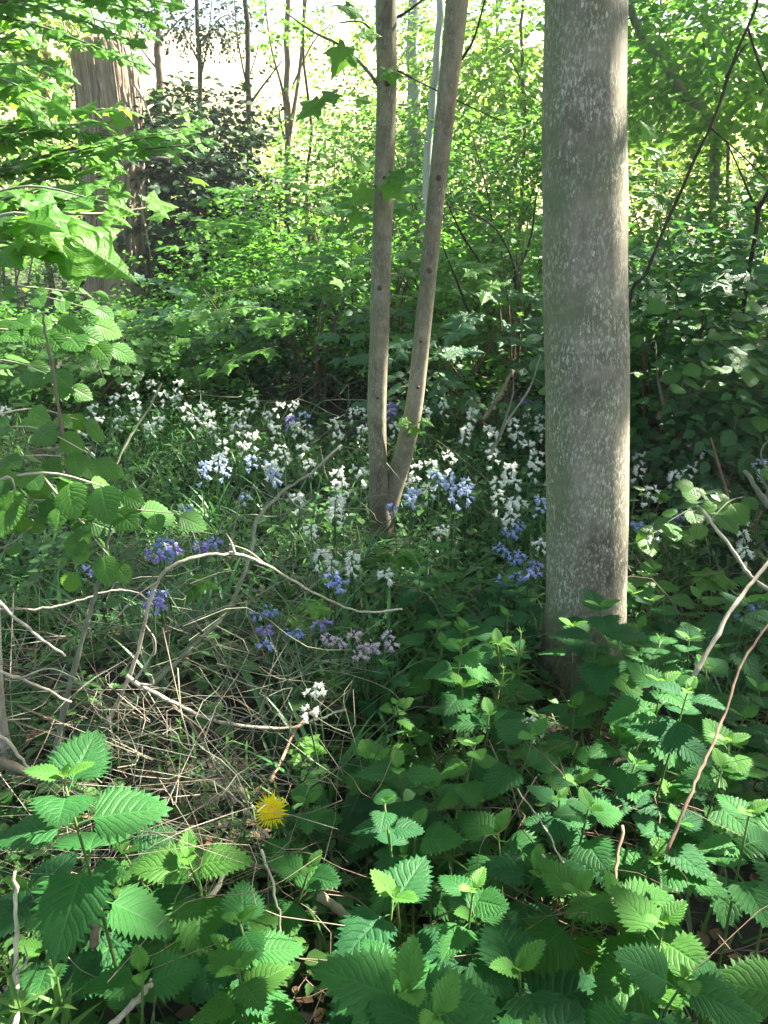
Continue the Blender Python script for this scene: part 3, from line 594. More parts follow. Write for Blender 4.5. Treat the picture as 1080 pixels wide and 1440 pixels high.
# bushes --------------------------------------------------------------
def bush(px, py, Y, rx, h, n, ls, m, label, stems=6, T=T_LITE, front=0, fm='bramble', fs=.06, name='shrub', cat='shrub', ry=None, K=8, shell=.35, smat='brownbark', jit=.4, z0=0.0, nclump=None):
    """A shrub: bowed stems, leaf sprays through its volume, and its nearest large leaves one by one."""
    b = at(px, py, Y); b[2] = gz(b[0], b[1]) - .04; t = thing(name, cat, b, label)
    ry = ry or rx * .8; c = np.array([0, 0, h * .52 + z0])
    for k in range(stems):
        a = U(0, 6.28); q = U(.3, .9); e = np.array([math.cos(a) * rx * q, math.sin(a) * ry * q, h * U(.7, .98)])
        Q = smooth_path([(U(-.1, .1), U(-.1, .1), 0), e * [.45, .45, .55] + [U(-.1, .1) * rx, 0, 0], e], 4)
        link('stem', tube_mesh('stem', Q, np.linspace(.010 + .006 * rx, .004, len(Q)), M[smat], 5), t)
    st_, out = clump_points(max(6, n // K), c, (rx, ry, h * .50), nclump or max(8, n // 90), shell)
    st_[:, 2] = np.clip(st_[:, 2], .02, None)
    D = out + rg.normal(0, .35, out.shape) + [0, 0, .15]
    P, D, Nn, S = sprays(st_, D, ls * 4.2 * rg.uniform(.6, 1.3, len(st_)), K, ls, jit=jit)
    k = P[:, 2] > -.05; o = link('foliage', leaf_mass('foliage', T, P[k], D[k], Nn[k], S[k], M[m]), t); o['kind'] = 'stuff'
    for _ in range(front // 6):
        a = U(-2.9, -.25); ph = U(-.1, 1.2); p = c + np.array([math.cos(a) * math.cos(ph) * rx, math.sin(a) * math.cos(ph) * ry, math.sin(ph) * h * .5]) * U(.85, 1.0)
        d = np.array([math.cos(a) + U(-.5, .5), math.sin(a) * .6 + U(-.4, .4), U(-.3, .35)]); d /= np.linalg.norm(d)
        L = fs * 3.6; q = p + d * L; mid_ = (p + q) / 2 + [0, 0, .03]
        link('twig', tube_mesh('twig', smooth_path([p, mid_, q], 2), [.002] * 5, M['greystem'], 3), t)
        for j in range(6):
            tt = .15 + .85 * j / 5; pp = p * (1 - tt) + q * tt + [0, 0, .03 * math.sin(tt * 3)]; sd_ = 1 if j % 2 else -1
            x = np.cross(d, [0, 0, 1]); ld = d * .5 + x * sd_ * (.9 if j < 5 else .1) + [U(-.2, .2), U(-.2, .2), U(-.3, .05)]
            add_leaf(t, LM[fm], pp, ld, (U(-.35, .35), U(-1.2, -.1), 1), fs * U(.8, 1.3))
    return t
# wood edge far behind, row by row
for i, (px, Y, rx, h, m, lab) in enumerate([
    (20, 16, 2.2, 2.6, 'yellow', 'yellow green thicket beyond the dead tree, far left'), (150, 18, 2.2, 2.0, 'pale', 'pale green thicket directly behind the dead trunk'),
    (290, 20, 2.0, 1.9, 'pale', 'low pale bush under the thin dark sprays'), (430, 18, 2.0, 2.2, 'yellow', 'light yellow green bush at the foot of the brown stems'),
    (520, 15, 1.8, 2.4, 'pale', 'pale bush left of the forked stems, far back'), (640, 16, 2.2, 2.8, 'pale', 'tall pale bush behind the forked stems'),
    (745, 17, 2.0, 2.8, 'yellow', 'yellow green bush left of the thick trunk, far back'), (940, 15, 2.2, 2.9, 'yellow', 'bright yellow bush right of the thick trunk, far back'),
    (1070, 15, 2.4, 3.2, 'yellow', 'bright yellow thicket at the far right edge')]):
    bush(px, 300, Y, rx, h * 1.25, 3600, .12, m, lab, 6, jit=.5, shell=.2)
for a in [
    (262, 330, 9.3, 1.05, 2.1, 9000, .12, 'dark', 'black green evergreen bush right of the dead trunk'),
    (345, 380, 8.2, .8, 1.0, 2600, .072, 'mid', 'green bush before the black evergreen'),
    (10, 400, 8.2, .6, 1.2, 1300, .072, 'mid', 'leafy bush left of the dead trunk foot'),
    (430, 330, 10, 1.3, 1.9, 3200, .085, 'mid', 'rounded green bush between dead trunk and forked tree'),
    (400, 440, 7, 1.0, 1.15, 3200, .072, 'mid', 'low spreading bush behind the white bluebells'),
    (500, 440, 6.4, .8, 1.15, 2600, .072, 'mid', 'green bush just left of the forked stems'),
    (300, 470, 6.6, .8, .65, 2200, .062, 'mid', 'low leafy mound beside the mottled stone'),
    (170, 500, 5.6, .9, .55, 2400, .062, 'mid', 'low leafy mound in front of the dead trunk'),
    (40, 470, 5.6, .7, .75, 1800, .062, 'mid', 'leafy mound at the far left below the dead trunk'),
    (600, 330, 9.5, 1.3, 2.2, 3400, .09, 'mid', 'tall green bush behind the right forked stem'),
    (700, 340, 8.6, 1.3, 2.1, 3600, .09, 'mid', 'tall green bush between the forked tree and thick trunk'),
    (640, 440, 6.4, .9, 1.25, 2600, .072, 'mid', 'arching green bush behind the bed right of the fork'),
    (740, 440, 6.2, .8, 1.25, 2400, .072, 'mid', 'shady bush just left of the thick trunk'),
    (930, 360, 7, 1.2, 1.7, 3000, .085, 'pale', 'light green bush right of the thick trunk'),
    (1060, 360, 6.6, 1.1, 1.7, 2600, .085, 'mid', 'green bush above the dark bramble at the right')]:
    bush(*a, stems=6)
bush(1010, 560, 4.1, .80, 1.20, 5200, .085, 'bramble', 'dark bramble thicket with rounded leaves right of the thick trunk', 12, front=295, fm='bramble', fs=.095, name='bramble_bush', cat='bramble', ry=.6, z0=.05)
bush(940, 560, 3.7, .42, 1.0, 900, .075, 'bramble', 'arching bramble with paler leaves close to the thick trunk', 5, front=150, fm='hazel', fs=.085, name='bramble_bush', cat='bramble', ry=.35)
bush(1070, 700, 2.75, .36, .6, 300, .055, 'dark', 'low dark bramble at the right edge below the thicket', 4, front=140, fm='hazel', fs=.085, name='bramble_bush', cat='bramble', ry=.4)
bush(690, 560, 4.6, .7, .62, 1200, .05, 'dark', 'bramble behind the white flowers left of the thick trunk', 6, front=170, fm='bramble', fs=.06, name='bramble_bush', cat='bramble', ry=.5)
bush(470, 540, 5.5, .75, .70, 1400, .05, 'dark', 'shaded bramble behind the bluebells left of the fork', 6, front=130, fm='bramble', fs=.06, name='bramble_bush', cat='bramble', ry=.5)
bush(300, 560, 5.9, .70, .55, 900, .05, 'bramble', 'bramble behind the left hand white bluebells', 5, front=130, fm='herb', fs=.07, name='bramble_bush', cat='bramble', ry=.5)
bush(110, 560, 5.2, .65, .62, 900, .05, 'bramble', 'bramble left of the white bluebells below the dead trunk', 5, front=160, fm='hazel', fs=.07, name='bramble_bush', cat='bramble', ry=.5)
for a in [(440, 520, 5.3, .5, .95, 260, 90, 'maple', .13, 'maple shoots with broad leaves behind the flowers left of the fork'), (335, 520, 6.2, .5, .8, 260, 80, 'maple_cool', .12, 'shaded maple shoots behind the left hand flowers'),
          (640, 530, 5.1, .5, .95, 260, 90, 'maple_cool', .12, 'maple shoots arching behind the right forked stem'), (725, 500, 5.3, .4, 1.2, 260, 80, 'maple', .12, 'maple shoots tight against the thick trunk, left side'),
          (250, 470, 6.3, .5, .6, 200, 70, 'hazel', .10, 'low hazel shoots by the mottled stone'), (550, 440, 6.0, .5, 1.3, 260, 90, 'maple', .13, 'maple shoots seen between the forked stems'), (400, 420, 7.2, .6, 1.5, 300, 90, 'maple', .15, 'leafy maple shoots left of the forked stems, farther back'), (960, 420, 5.2, .6, 1.5, 300, 110, 'maple', .13, 'maple shoots above the dark bramble right of the trunk')]:
    bush(a[0], a[1], a[2], a[3], a[4], a[5], .08, 'mid', a[9], 5, T=T_STAR, front=a[6], fm=a[7], fs=a[8], name='maple_shoots', cat='maple', jit=.5)
# mottled stone
def stone():
    b = at(262, 476, 6.1); b[2] = gz(b[0], b[1]) + .28
    n, mm = 14, 22; V, f, s = [], [], []
    for i in range(n + 1):
        for j in range(mm):
            t, a = math.pi * i / n, 2 * math.pi * j / mm
            r_ = 1 + .16 * math.sin(a * 2 + 1) * math.sin(t * 2) + .10 * math.sin(a * 5 + t * 4) + U(-.03, .03)
            V.append((.24 * r_ * math.sin(t) * math.cos(a), .18 * r_ * math.sin(t) * math.sin(a), .24 * r_ * math.cos(t)))
    for i in range(n):
        for j in range(mm): k = (j + 1) % mm; f += [i * mm + j, i * mm + k, (i + 1) * mm + k, (i + 1) * mm + j]; s.append(4)
    t = thing('stone', 'stone', b - [0, 0, .25], 'dark stone with pale mottling lying among the green mounds'); link('rock', mesh_np('stone', V, f, s, M['stone']), t).location = (0, 0, .1)
    link('moss_patch', leaf_mass('moss', T_LITE, *[x for x in sprays(np.array([[U(-.15, .15), U(-.1, .05), .30] for _ in range(20)]), rg.normal(0, 1, (20, 3)) * [1, 1, .1], np.full(20, .08), 6, .03)], M['dark']), t)['kind'] = 'stuff'
stone()
# ------------------------------------------------------------------ saplings with single leaves at the left
def sapling(label, basexy, trunk, branches, m='greystem', name='sapling', cat='sapling'):
    """branches: list of (radius, leaf set, leaf size, leaf count, [(px,py,Y)...])"""
    b = np.array([basexy[0], basexy[1], gz(*basexy) - .03]); t = thing(name, cat, b, label)
    Q = smooth_path([(0, 0, 0)] + [np.array(p) - b for p in trunk], 4); link('stem', tube_mesh('stem', Q, np.linspace(.014, .006, len(Q)), M[m], 7), t)
    for r0, kind, ls, cnt, pts in branches:
        P = [at(*p) if len(p) == 3 else np.array(p[:3]) for p in pts]; Qb = smooth_path(P, 5) - b
        link('branch', tube_mesh('branch', Qb, np.linspace(r0, r0 * .35, len(Qb)), M[m], 5), t)
        seg = np.linspace(.12, 1, cnt)
        for j, q in enumerate(seg):
            x = q * (len(Qb) - 1); i = min(int(x), len(Qb) - 2); fr = x - i; p = Qb[i] * (1 - fr) + Qb[i + 1] * fr; d = Qb[i + 1] - Qb[i]; d /= np.linalg.norm(d) + 1e-6
            xx = np.cross(d, [0, 0, 1]); xx /= np.linalg.norm(xx) + 1e-6
            sgn = 1 if j % 2 else -1; ld = d * U(.3, .8) + xx * sgn * U(.5, 1) + np.array([0, U(-.3, .1), U(-.45, .1)])
            if j == cnt - 1: ld = d + np.array([0, 0, -.2])
            add_leaf(t, LM[kind], p + [0, 0, U(-.01, .01)], ld, (U(-.4, .4), U(-1.5, -.3), 1), ls * U(.75, 1.3))
    return t
def fan(x0, y0, Y0, x1, y1, Y1, k, spread, r0, kind, ls, cnt):
    out = []
    for i in range(k):
        f_ = (i + .5) / k; a = (x0 + U(-10, 10), y0 + U(-12, 12), Y0); e = (x1 + U(-30, 20), y1 + (f_ - .5) * spread, Y1 + U(-.25, .25))
        out.append((r0, kind, ls, cnt, [a, ((a[0] + e[0]) / 2, (a[1] + e[1]) / 2 - U(5, 18), (a[2] + e[2]) / 2), e]))
    return out
sapling('maple sapling whose layered leafy boughs cross before the dead trunk', (-1.75, 2.5), [(-1.75, 2.5, .8), (-1.70, 2.5, 1.6), (-1.75, 2.5, 2.2)],
        fan(-60, 260, 2.5, 275, 190, 2.5, 4, 30, .005, 'maple', .066, 30) + fan(-60, 190, 2.5, 170, 190, 2.6, 5, 95, .005, 'maple', .068, 22)
        + fan(-60, 300, 2.4, 130, 262, 2.4, 3, 60, .005, 'maple', .09, 14) + fan(-60, 100, 2.5, 80, 130, 2.5, 4, 90, .005, 'maple', .08, 12)
        + fan(-80, 350, 2.4, 60, 330, 2.5, 2, 50, .005, 'maple', .085, 10))
sapling('tall maple sapling hanging dark green leaves over the broken treetop', (-2.25, 3.6), [(-2.25, 3.6, 1.2), (-2.2, 3.6, 2.2), (-2.1, 3.6, 3.0)],
        fan(-60, 10, 3.4, 190, 58, 3.3, 5, 80, .006, 'maple', .075, 26) + fan(-60, -10, 3.4, 235, 4, 3.3, 3, 40, .006, 'maple', .07, 28) + fan(-60, 60, 3.4, 60, 70, 3.4, 2, 60, .005, 'maple', .09, 12))
sapling('young maple with large pale leaves reaching in at the left edge', (-.95, 1.05), [(-.95, 1.05, .5), (-.93, 1.1, 1.1), (-.9, 1.1, 1.65)],
        [(.004, 'maple', .10, 8, [(-60, 330, 1.15), (20, 300, 1.15), (85, 320, 1.15)]), (.003, 'maple', .09, 6, [(-60, 360, 1.2), (30, 345, 1.2), (75, 352, 1.2)]), (.003, 'maple', .07, 5, [(-60, 290, 1.3), (40, 262, 1.3), (150, 285, 1.3)]),
         (.003, 'maple', .06, 4, [(90, 300, 1.3), (150, 300, 1.35), (205, 292, 1.4)])], name='sapling')
sapling('low hazel shoots with pale green leaves below the dead trunk', (-1.25, 2.1), [(-1.25, 2.1, .5), (-1.2, 2.1, .95), (-1.2, 2.15, 1.15)],
        fan(-80, 470, 2.0, 130, 470, 2.1, 3, 46, .004, 'hazel', .075, 13) + fan(-80, 520, 2.0, 80, 530, 2.0, 2, 40, .004, 'hazel', .07, 9) + fan(-80, 420, 2.2, 120, 425, 2.2, 2, 40, .004, 'hazel', .06, 10))
sapling('hazel sapling with sunlit lime leaves over the dead stems', (-.86, 1.45), [(-.86, 1.45, .3), (-.82, 1.45, .6), (-.8, 1.45, .85)],
        [(.004, 'hazel', .075, 9, [(-60, 690, 1.45), (60, 665, 1.42), (165, 690, 1.4)]), (.003, 'hazel', .07, 9, [(20, 700, 1.45), (120, 710, 1.42), (245, 722, 1.4)]), (.003, 'hazel', .07, 7, [(-60, 620, 1.5), (40, 600, 1.5), (130, 640, 1.5)]),
         (.003, 'hazel', .07, 6, [(-60, 730, 1.4), (10, 670, 1.4), (25, 720, 1.4)]), (.003, 'hazel', .06, 7, [(60, 670, 1.42), (110, 730, 1.38), (160, 790, 1.36)]), (.003, 'hazel', .055, 4, [(110, 730, 1.38), (125, 750, 1.37), (105, 800, 1.36)]),
         (.003, 'hazel', .065, 8, [(-60, 600, 1.6), (40, 575, 1.65), (110, 590, 1.7)]), (.0025, 'hazel', .05, 6, [(-60, 780, 1.4), (5, 770, 1.4), (45, 740, 1.4)]), (.002, 'hazel', .06, 8, [(-60, 655, 1.6), (60, 640, 1.65), (150, 655, 1.7)])], m='straw')
# ------------------------------------------------------------------ dead stems traced one by one
def dry(label, w0, w1, pts, m='straw', kids=(), name='dead_branch'):
    P = np.array([at(*p) for p in pts]); b = P[0].copy(); t = thing(name, 'dead branch', b, label)
    Q = smooth_path(P, 6); n = len(Q); Q = Q + rg.normal(0, .0012, Q.shape)
    r0, r1 = pxw(w0, pts[0][1], pts[0][2]) / 2, pxw(w1, pts[-1][1], pts[-1][2]) / 2
    rr_ = np.linspace(r0, r1, n) * (1 + .12 * np.sin(np.arange(n) * 1.3))
    link('branch', tube_mesh('branch', Q, rr_, M[m], 8, b), t)
    for kw in kids:
        Pk = np.array([at(*p) for p in kw[1:]]); Qk = smooth_path(Pk, 5); link('twig', tube_mesh('twig', Qk, np.linspace(pxw(kw[0], kw[1][1], kw[1][2]) / 2, .0007, len(Qk)), M[m], 6, b), t)
    return t
def gy(px, py): return head_spot(px, py, 0)[1]
dry('cream coloured dead stem arching up and over to the right', 5.5, 2.5, [(150, 1020, 1.42), (182, 950, 1.42), (203, 880, 1.42), (220, 820, 1.42), (258, 788, 1.44), (325, 778, 1.5), (375, 795, 1.55), (440, 832, 1.62), (505, 860, 1.68), (566, 856, 1.72)],
    kids=[(4, (330, 778, 1.5), (325, 762, 1.5), (318, 750, 1.49)), (3, (222, 818, 1.42), (190, 840, 1.4), (150, 885, 1.38)), (3, (205, 880, 1.42), (218, 900, 1.4), (216, 922, 1.39), (200, 915, 1.39)), (2, (375, 795, 1.55), (350, 775, 1.53), (322, 765, 1.5))])
dry('pale twisted dead stem lying towards the lilac flowers', 6, 3, [(178, 952, 1.36), (228, 980, 1.36), (288, 1008, 1.38), (345, 1021, 1.42), (405, 1024, 1.46), (450, 1010, 1.5), (487, 997, 1.54)],
    kids=[(4, (188, 958, 1.36), (205, 935, 1.35), (216, 915, 1.35), (214, 898, 1.35)), (3, (288, 1008, 1.38), (315, 1005, 1.37), (318, 990, 1.36), (302, 972, 1.36)), (2, (180, 952, 1.36), (168, 990, 1.36), (150, 1010, 1.36)), (4, (196, 962, 1.36), (214, 963, 1.35), (213, 950, 1.35), (203, 948, 1.35))])
dry('long grey green dead branch slanting up towards the forked tree', 8, 4, [(172, 1000, 1.5), (215, 962, 1.55), (275, 905, 1.65), (322, 855, 1.75), (352, 780, 1.85), (362, 730, 1.9), (400, 690, 2.0), (440, 664, 2.05), (480, 625, 2.1)], 'greystem',
    kids=[(4, (322, 778, 1.86), (332, 730, 1.86), (340, 685, 1.87)), (2, (360, 735, 1.9), (330, 725, 1.9), (300, 710, 1.9)), (3, (400, 690, 2), (415, 710, 2), (440, 720, 2))])
dry('straight grey green shoot standing left of the cream stem', 10, 4, [(78, 1065, 1.3), (90, 1000, 1.32), (110, 920, 1.34), (130, 850, 1.36), (146, 790, 1.38), (155, 745, 1.38)], 'greystem')
dry('tall pale dead stalk among the hazel leaves at left', 6, 3, [(100, 690, 1.6), (86, 600, 1.6), (78, 540, 1.6), (66, 480, 1.6), (60, 440, 1.6)], 'brownstem')
dry('dead stalk leaning right behind the hazel leaves', 3, 3, [(150, 680, 1.9), (180, 620, 2.0), (205, 580, 2.1), (228, 540, 2.2)], 'greystem')
dry('thin pale stem running level below the hazel leaves', 4, 2, [(-20, 857, 1.35), (60, 856, 1.38), (110, 845, 1.4), (150, 832, 1.42), (190, 832, 1.44), (215, 850, 1.45)])
dry('straight pale stem falling from the left edge', 5, 3, [(-10, 840, 1.3), (30, 875, 1.3), (60, 900, 1.3), (92, 922, 1.3)])
dry('curved pale stem sagging below the straight shoot', 5, 3, [(-20, 940, 1.2), (20, 950, 1.2), (60, 968, 1.22), (100, 988, 1.24)], kids=[(3, (30, 953, 1.2), (70, 940, 1.2), (110, 955, 1.2))])
dry('thick grey stick at the left edge above the big nettle', 15, 9, [(-30, 1062, 1.12), (20, 1078, 1.12), (52, 1096, 1.12)], 'brownstem')
dry('pale stick leaning against the thick grey stick', 6, 3, [(-20, 1010, 1.1), (20, 1055, 1.1), (52, 1094, 1.1)])
dry('brown stick lying across behind the big nettle', 9, 7, [(160, 1193, 1.05), (240, 1196, 1.08), (330, 1206, 1.12), (400, 1214, 1.16), (455, 1218, 1.2)], 'brownstem', kids=[(6, (330, 1206, 1.12), (390, 1226, 1.1), (440, 1236, 1.1))])
dry('broken pale stick slanting below the dandelion', 9, 6, [(262, 1312, .92), (300, 1255, .97), (336, 1203, 1.03)], 'straw')
dry('short thick stick end under the right nettles', 14, 10, [(445, 1258, .98), (475, 1278, .97), (500, 1298, .96)], 'brownstem')
dry('thin white stem drooping under the dandelion', 4, 3, [(368, 1195, 1.0), (385, 1250, .96), (395, 1300, .93), (405, 1375, .88)], 'straw')
dry('upright pale dead stalk near the bottom left corner', 9, 5, [(20, 1460, .70), (24, 1380, .74), (22, 1300, .78), (22, 1225, .82)], 'straw', kids=[(4, (24, 1370, .74), (38, 1350, .74), (34, 1330, .74))])
dry('dry pale stick at the bottom edge beside cut grass', 10, 8, [(150, 1450, .72), (190, 1410, .75), (216, 1378, .78)], 'straw')
dry('weathered wooden stub standing in the lower left nettles', 13, 12, [(135, 1330, .86), (133, 1300, .88), (130, 1285, .89)], 'pinkstem')
dry('forked pale brown stick rising through the middle tangle', 7, 3, [(330, 1130, 1.25), (300, 1070, 1.3), (262, 1010, 1.36), (238, 985, 1.4)], 'brownstem', kids=[(4, (300, 1070, 1.3), (322, 1090, 1.28), (350, 1130, 1.2)), (3, (262, 1010, 1.36), (300, 1030, 1.3), (350, 1080, 1.28), (380, 1110, 1.25))])
dry('pale brown stem rising to the pale twisted stem tip', 5, 3, [(380, 1100, 1.25), (400, 1060, 1.35), (420, 1020, 1.42), (455, 985, 1.5)], 'pinkstem')
dry('curling thin stem hooked above the dandelion', 3, 2, [(372, 1180, 1.15), (340, 1130, 1.2), (300, 1100, 1.2), (250, 1080, 1.2)], 'straw')
dry('long bleached stalk rising to the right edge beside the tree', 7, 5, [(975, 952, 1.45), (1010, 890, 1.5), (1045, 835, 1.55), (1090, 780, 1.6)], 'straw')
dry('bent pinkish stalk with a withered bud right of the trunk', 4, 6, [(988, 718, 1.75), (1012, 750, 1.7), (1038, 785, 1.65), (1060, 815, 1.6), (1095, 835, 1.55)], 'straw', kids=[(5, (990, 722, 1.75), (986, 716, 1.75), (984, 712, 1.75))])
dry('long thin stalk slanting through the right hand nettles', 5, 3, [(938, 1200, 1.0), (965, 1130, 1.05), (990, 1075, 1.1), (1020, 1000, 1.18), (1045, 930, 1.25), (1090, 865, 1.3)], 'pinkstem')
dry('thin pale stalk in the shade between the nettles', 3, 2, [(832, 1262, .95), (790, 1210, 1.0), (770, 1170, 1.05), (728, 1110, 1.12)], 'straw')
dry('thin stem crossing the shade right of the dandelion', 3, 2, [(760, 1200, 1.0), (790, 1230, .98), (835, 1270, .95)], 'straw')
dry('reddish nettle stalk bare of leaves in the right nettles', 6, 4, [(858, 1280, .95), (866, 1220, 1.0), (876, 1160, 1.05)], 'pinkstem')
dry('pale leaning twig behind the white flowers near the trunk', 4, 2, [(690, 640, 3.0), (715, 590, 3.05), (745, 545, 3.1), (760, 500, 3.1)], 'greystem', kids=[(4, (700, 620, 3), (720, 560, 3), (722, 530, 3))])
dry('brown stub of branch left of the thick trunk in the shade', 6, 4, [(680, 590, 3.5), (700, 560, 3.5), (722, 520, 3.5)], 'brownstem')
dry('grey frayed dead wood at the right edge', 12, 5, [(1100, 730, 2.0), (1072, 700, 2.0), (1048, 662, 2.0)], 'greystem', kids=[(5, (1095, 715, 2.0), (1075, 680, 2.0), (1060, 655, 2.0)), (4, (1100, 700, 2.0), (1070, 640, 2.0), (1090, 610, 2.05))])
dry('dark bare stems rising under the bramble right of the trunk', 7, 4, [(925, 590, 3.4), (945, 540, 3.45), (975, 480, 3.5)], 'brownstem', kids=[(6, (935, 575, 3.4), (925, 530, 3.45), (922, 480, 3.5)), (5, (950, 585, 3.4), (975, 540, 3.45), (985, 500, 3.5)), (4, (960, 560, 3.4), (1000, 545, 3.45), (1010, 525, 3.5))])
DT = [(690, 390, 5.2), (650, 330, 5.0), (628, 282, 4.9)], [(725, 420, 5.2), (722, 370, 5.0), (690, 315, 4.9), (630, 290, 4.8)], [(660, 440, 5), (640, 390, 4.9), (622, 345, 4.9)], [(720, 400, 5.3), (745, 340, 5.2), (755, 270, 5.2)]
for pts, l in zip(DT, ('dark bare branch slanting behind the right forked stem', 'long dark branch arching in the bush left of the thick trunk', 'short dark branch low behind the right forked stem', 'dark upright branch hugging the thick trunk\'s left side')): dry(l, 4, 2, pts, 'darkbark', name='dead_branch')
# fine tangle of dry stems nobody could count
def tangle(px0, px1, py0, py1, n, label, mname, name='dry_tangle', w=(1.2, 2.6), seed=1):
    r = random.Random(seed); parts = []
    for _ in range(n):
        px, py = r.uniform(px0, px1), r.uniform(py0, py1); h = r.uniform(.05, .34); p = head_spot(px, py, h)
        a = r.gauss(0, 1.0); L = r.uniform(.12, .5); d = np.array([math.cos(a), math.sin(a) * .6, r.uniform(-.7, .8)]); d /= np.linalg.norm(d)
        c1 = np.array([r.gauss(0, .05) for _ in range(3)]); c2 = np.array([r.gauss(0, .06), r.gauss(0, .04), r.gauss(0, .05)])
        Q = smooth_path([p - d * L / 2, p - d * L / 6 + c1, p + d * L / 6 + c2, p + d * L / 2 + c1 * .5], 3)
        Q[:, 2] = np.maximum(Q[:, 2], hills(Q[:, 0], Q[:, 1]) + .01)
        parts.append(tube(Q, np.linspace(1, .5, len(Q)) * pxw(r.uniform(*w), py, p[1]) / 2, 3, False))
    V, f, s = merge(parts); o = link(name, mesh_np(name, V, f, s, M[mname])); o['kind'] = 'stuff'; o['category'] = 'dry stems'; o['label'] = label
tangle(-40, 330, 830, 1230, 80, 'tangle of thin bleached dry stems over the left ground', 'straw', seed=1, w=(.8, 1.8))
tangle(-40, 450, 850, 1300, 100, 'tangle of thin brown dry stems over the left ground', 'brownstem', seed=2, w=(1.0, 2.4))
tangle(120, 480, 780, 1100, 130, 'mesh of grey green dry stems below the bluebells', 'greystem', seed=3, w=(1.0, 2.4))
tangle(250, 620, 500, 800, 90, 'thin grey stems among the bluebells', 'greystem', seed=4, w=(.8, 2.0))
tangle(600, 1080, 450, 900, 100, 'thin twigs among the brambles and flowers', 'brownstem', seed=5, w=(.8, 2.2))
tangle(450, 1080, 1000, 1400, 70, 'thin dead stems under the nettles', 'pinkstem', seed=6, w=(1.2, 2.6))
# ------------------------------------------------------------------ plants
PLANTS = []                                     # (object, kind, colour phrase, head pixel)
def nettle(px, py, h, ls, tiers=5, tilt=.06, kindname='nettle', leafset='nettle', topset='nettop', stem='nettle_stem', node=None, turn=None, spread=1.0, droop=0.0, name='nettle_plant', cat='nettle'):
    p = head_spot(px, py, h); b = np.array([p[0], p[1], gz(p[0], p[1]) - .02]); t = thing(name, cat, b)
    if leafset == 'nettle': leafset = rnd.choice(('nettle', 'nettle', 'nettle', 'nettle_b', 'nettle_b', 'nettle_c'))
    lean = np.array([U(-tilt, tilt), U(-tilt, tilt), 0]); H = h + .02; Q = smooth_path([(0, 0, 0), lean * .3 + [0, 0, H * .5], lean + [0, 0, H]], 3)
    link('stem', tube_mesh('stem', Q, np.linspace(.0035, .0018, len(Q)), M[stem], 4), t)
    a0 = U(0, 3.14) if turn is None else turn; z = H; node = node or ls * .62
    for k in range(tiers):
        if z < .04: break
        q = z / H; c = lean * q * q + [0, 0, z]
        sc = (ls * (.42, .84, 1, 1.05, 1, .9, .8)[min(k, 6)]); ms = LM[topset] if k < 1 else LM[leafset]
        for s in (0, math.pi):
            a = a0 + k * math.pi / 2 + s + U(-.25, .25)
            el = (.55, .28, .02, -.15, -.25, -.3, -.3)[min(k, 6)] + U(-.15, .15) - droop
            d = np.array([math.cos(a) * math.cos(el), math.sin(a) * math.cos(el), math.sin(el)]); nn = np.array([-math.cos(a) * math.sin(el), -math.sin(a) * math.sin(el), math.cos(el)]) + [U(-.2, .2), U(-.2, .2), 0]
            if rnd.random() < .95: add_leaf(t, ms, c, d, nn, sc * U(.88, 1.1) * spread)
            if k == 0:
                a2 = a + .8; d2 = np.array([math.cos(a2) * .5, math.sin(a2) * .5, .8]); add_leaf(t, LM[topset], c, d2, (-math.cos(a2), -math.sin(a2), .5), sc * .42)
        z -= node * (.32, .7, .9, 1, 1, 1, 1)[min(k, 6)]
    PLANTS.append((t, kindname, (px, py), b)); return t
occupied = []
def free(px, py, h, dmin):
    p = head_spot(px, py, h)
    for q in occupied:
        if (q[0] - p[0]) ** 2 + (q[1] - p[1]) ** 2 < dmin ** 2: return False
    occupied.append(p); return True
SPECIAL = [(645, 1272, .38, .085, 4, .785, 'nettle with brightly sunlit pale toothed leaves below the dandelion\'s right'), (572, 1165, .40, .068, 4, 0.1, 'nettle with glaring sunlit top right of the dandelion'),
    (512, 1322, .36, .075, 4, .5, 'nettle with half sunlit leaves near the bottom edge'), (128, 1078, .62, .115, 5, .1, 'tall nettle with large pale leaves left of the dandelion'),
    (932, 985, .50, .085, 4, .9, 'pale sunlit nettle at the foot of the bleached stalk'), (1048, 1178, .46, .085, 4, .3, 'bright green nettle at the right edge beside the slanting stalk'),
    (878, 1318, .46, .105, 5, 1.2, 'nettle with a pale pointed crown of four leaves in the lower right'), (632, 1050, .42, .060, 5, .4, 'light green nettle in front of the white flower specks'),
    (345, 1375, .34, .080, 4, .6, 'nettle with pale pointed leaves at the bottom left of centre'), (852, 905, .42, .085, 5, .7, 'light topped nettle standing against the thick trunk\'s foot'),
    (835, 845, .50, .115, 4, .0, 'nettle whose broad leaves cover the thick trunk\'s base'), (925, 940, .45, .11, 4, .5, 'tall nettle just right of the trunk foot'), (800, 1095, .38, .07, 4, 1.0, 'nettle in deep shade below the trunk'),
    (1035, 860, .45, .10, 4, .2, 'large nettle at the right edge above the slanting stalk'), (390, 1235, .22, .085, 3, 1.1, 'low nettle with three leaves directly under the dandelion'), (600, 770, .28, .085, 3, .2, 'young nettle at the forked tree\'s foot')]
for px, py, h, ls, tiers, turn, lab in SPECIAL:
    occupied.append(head_spot(px, py, h)); t = nettle(px, py, h, ls, tiers, turn=turn); PLANTS.pop(); t['label'] = lab; t['group'] = 'nettles of the undergrowth'
random.seed(3)
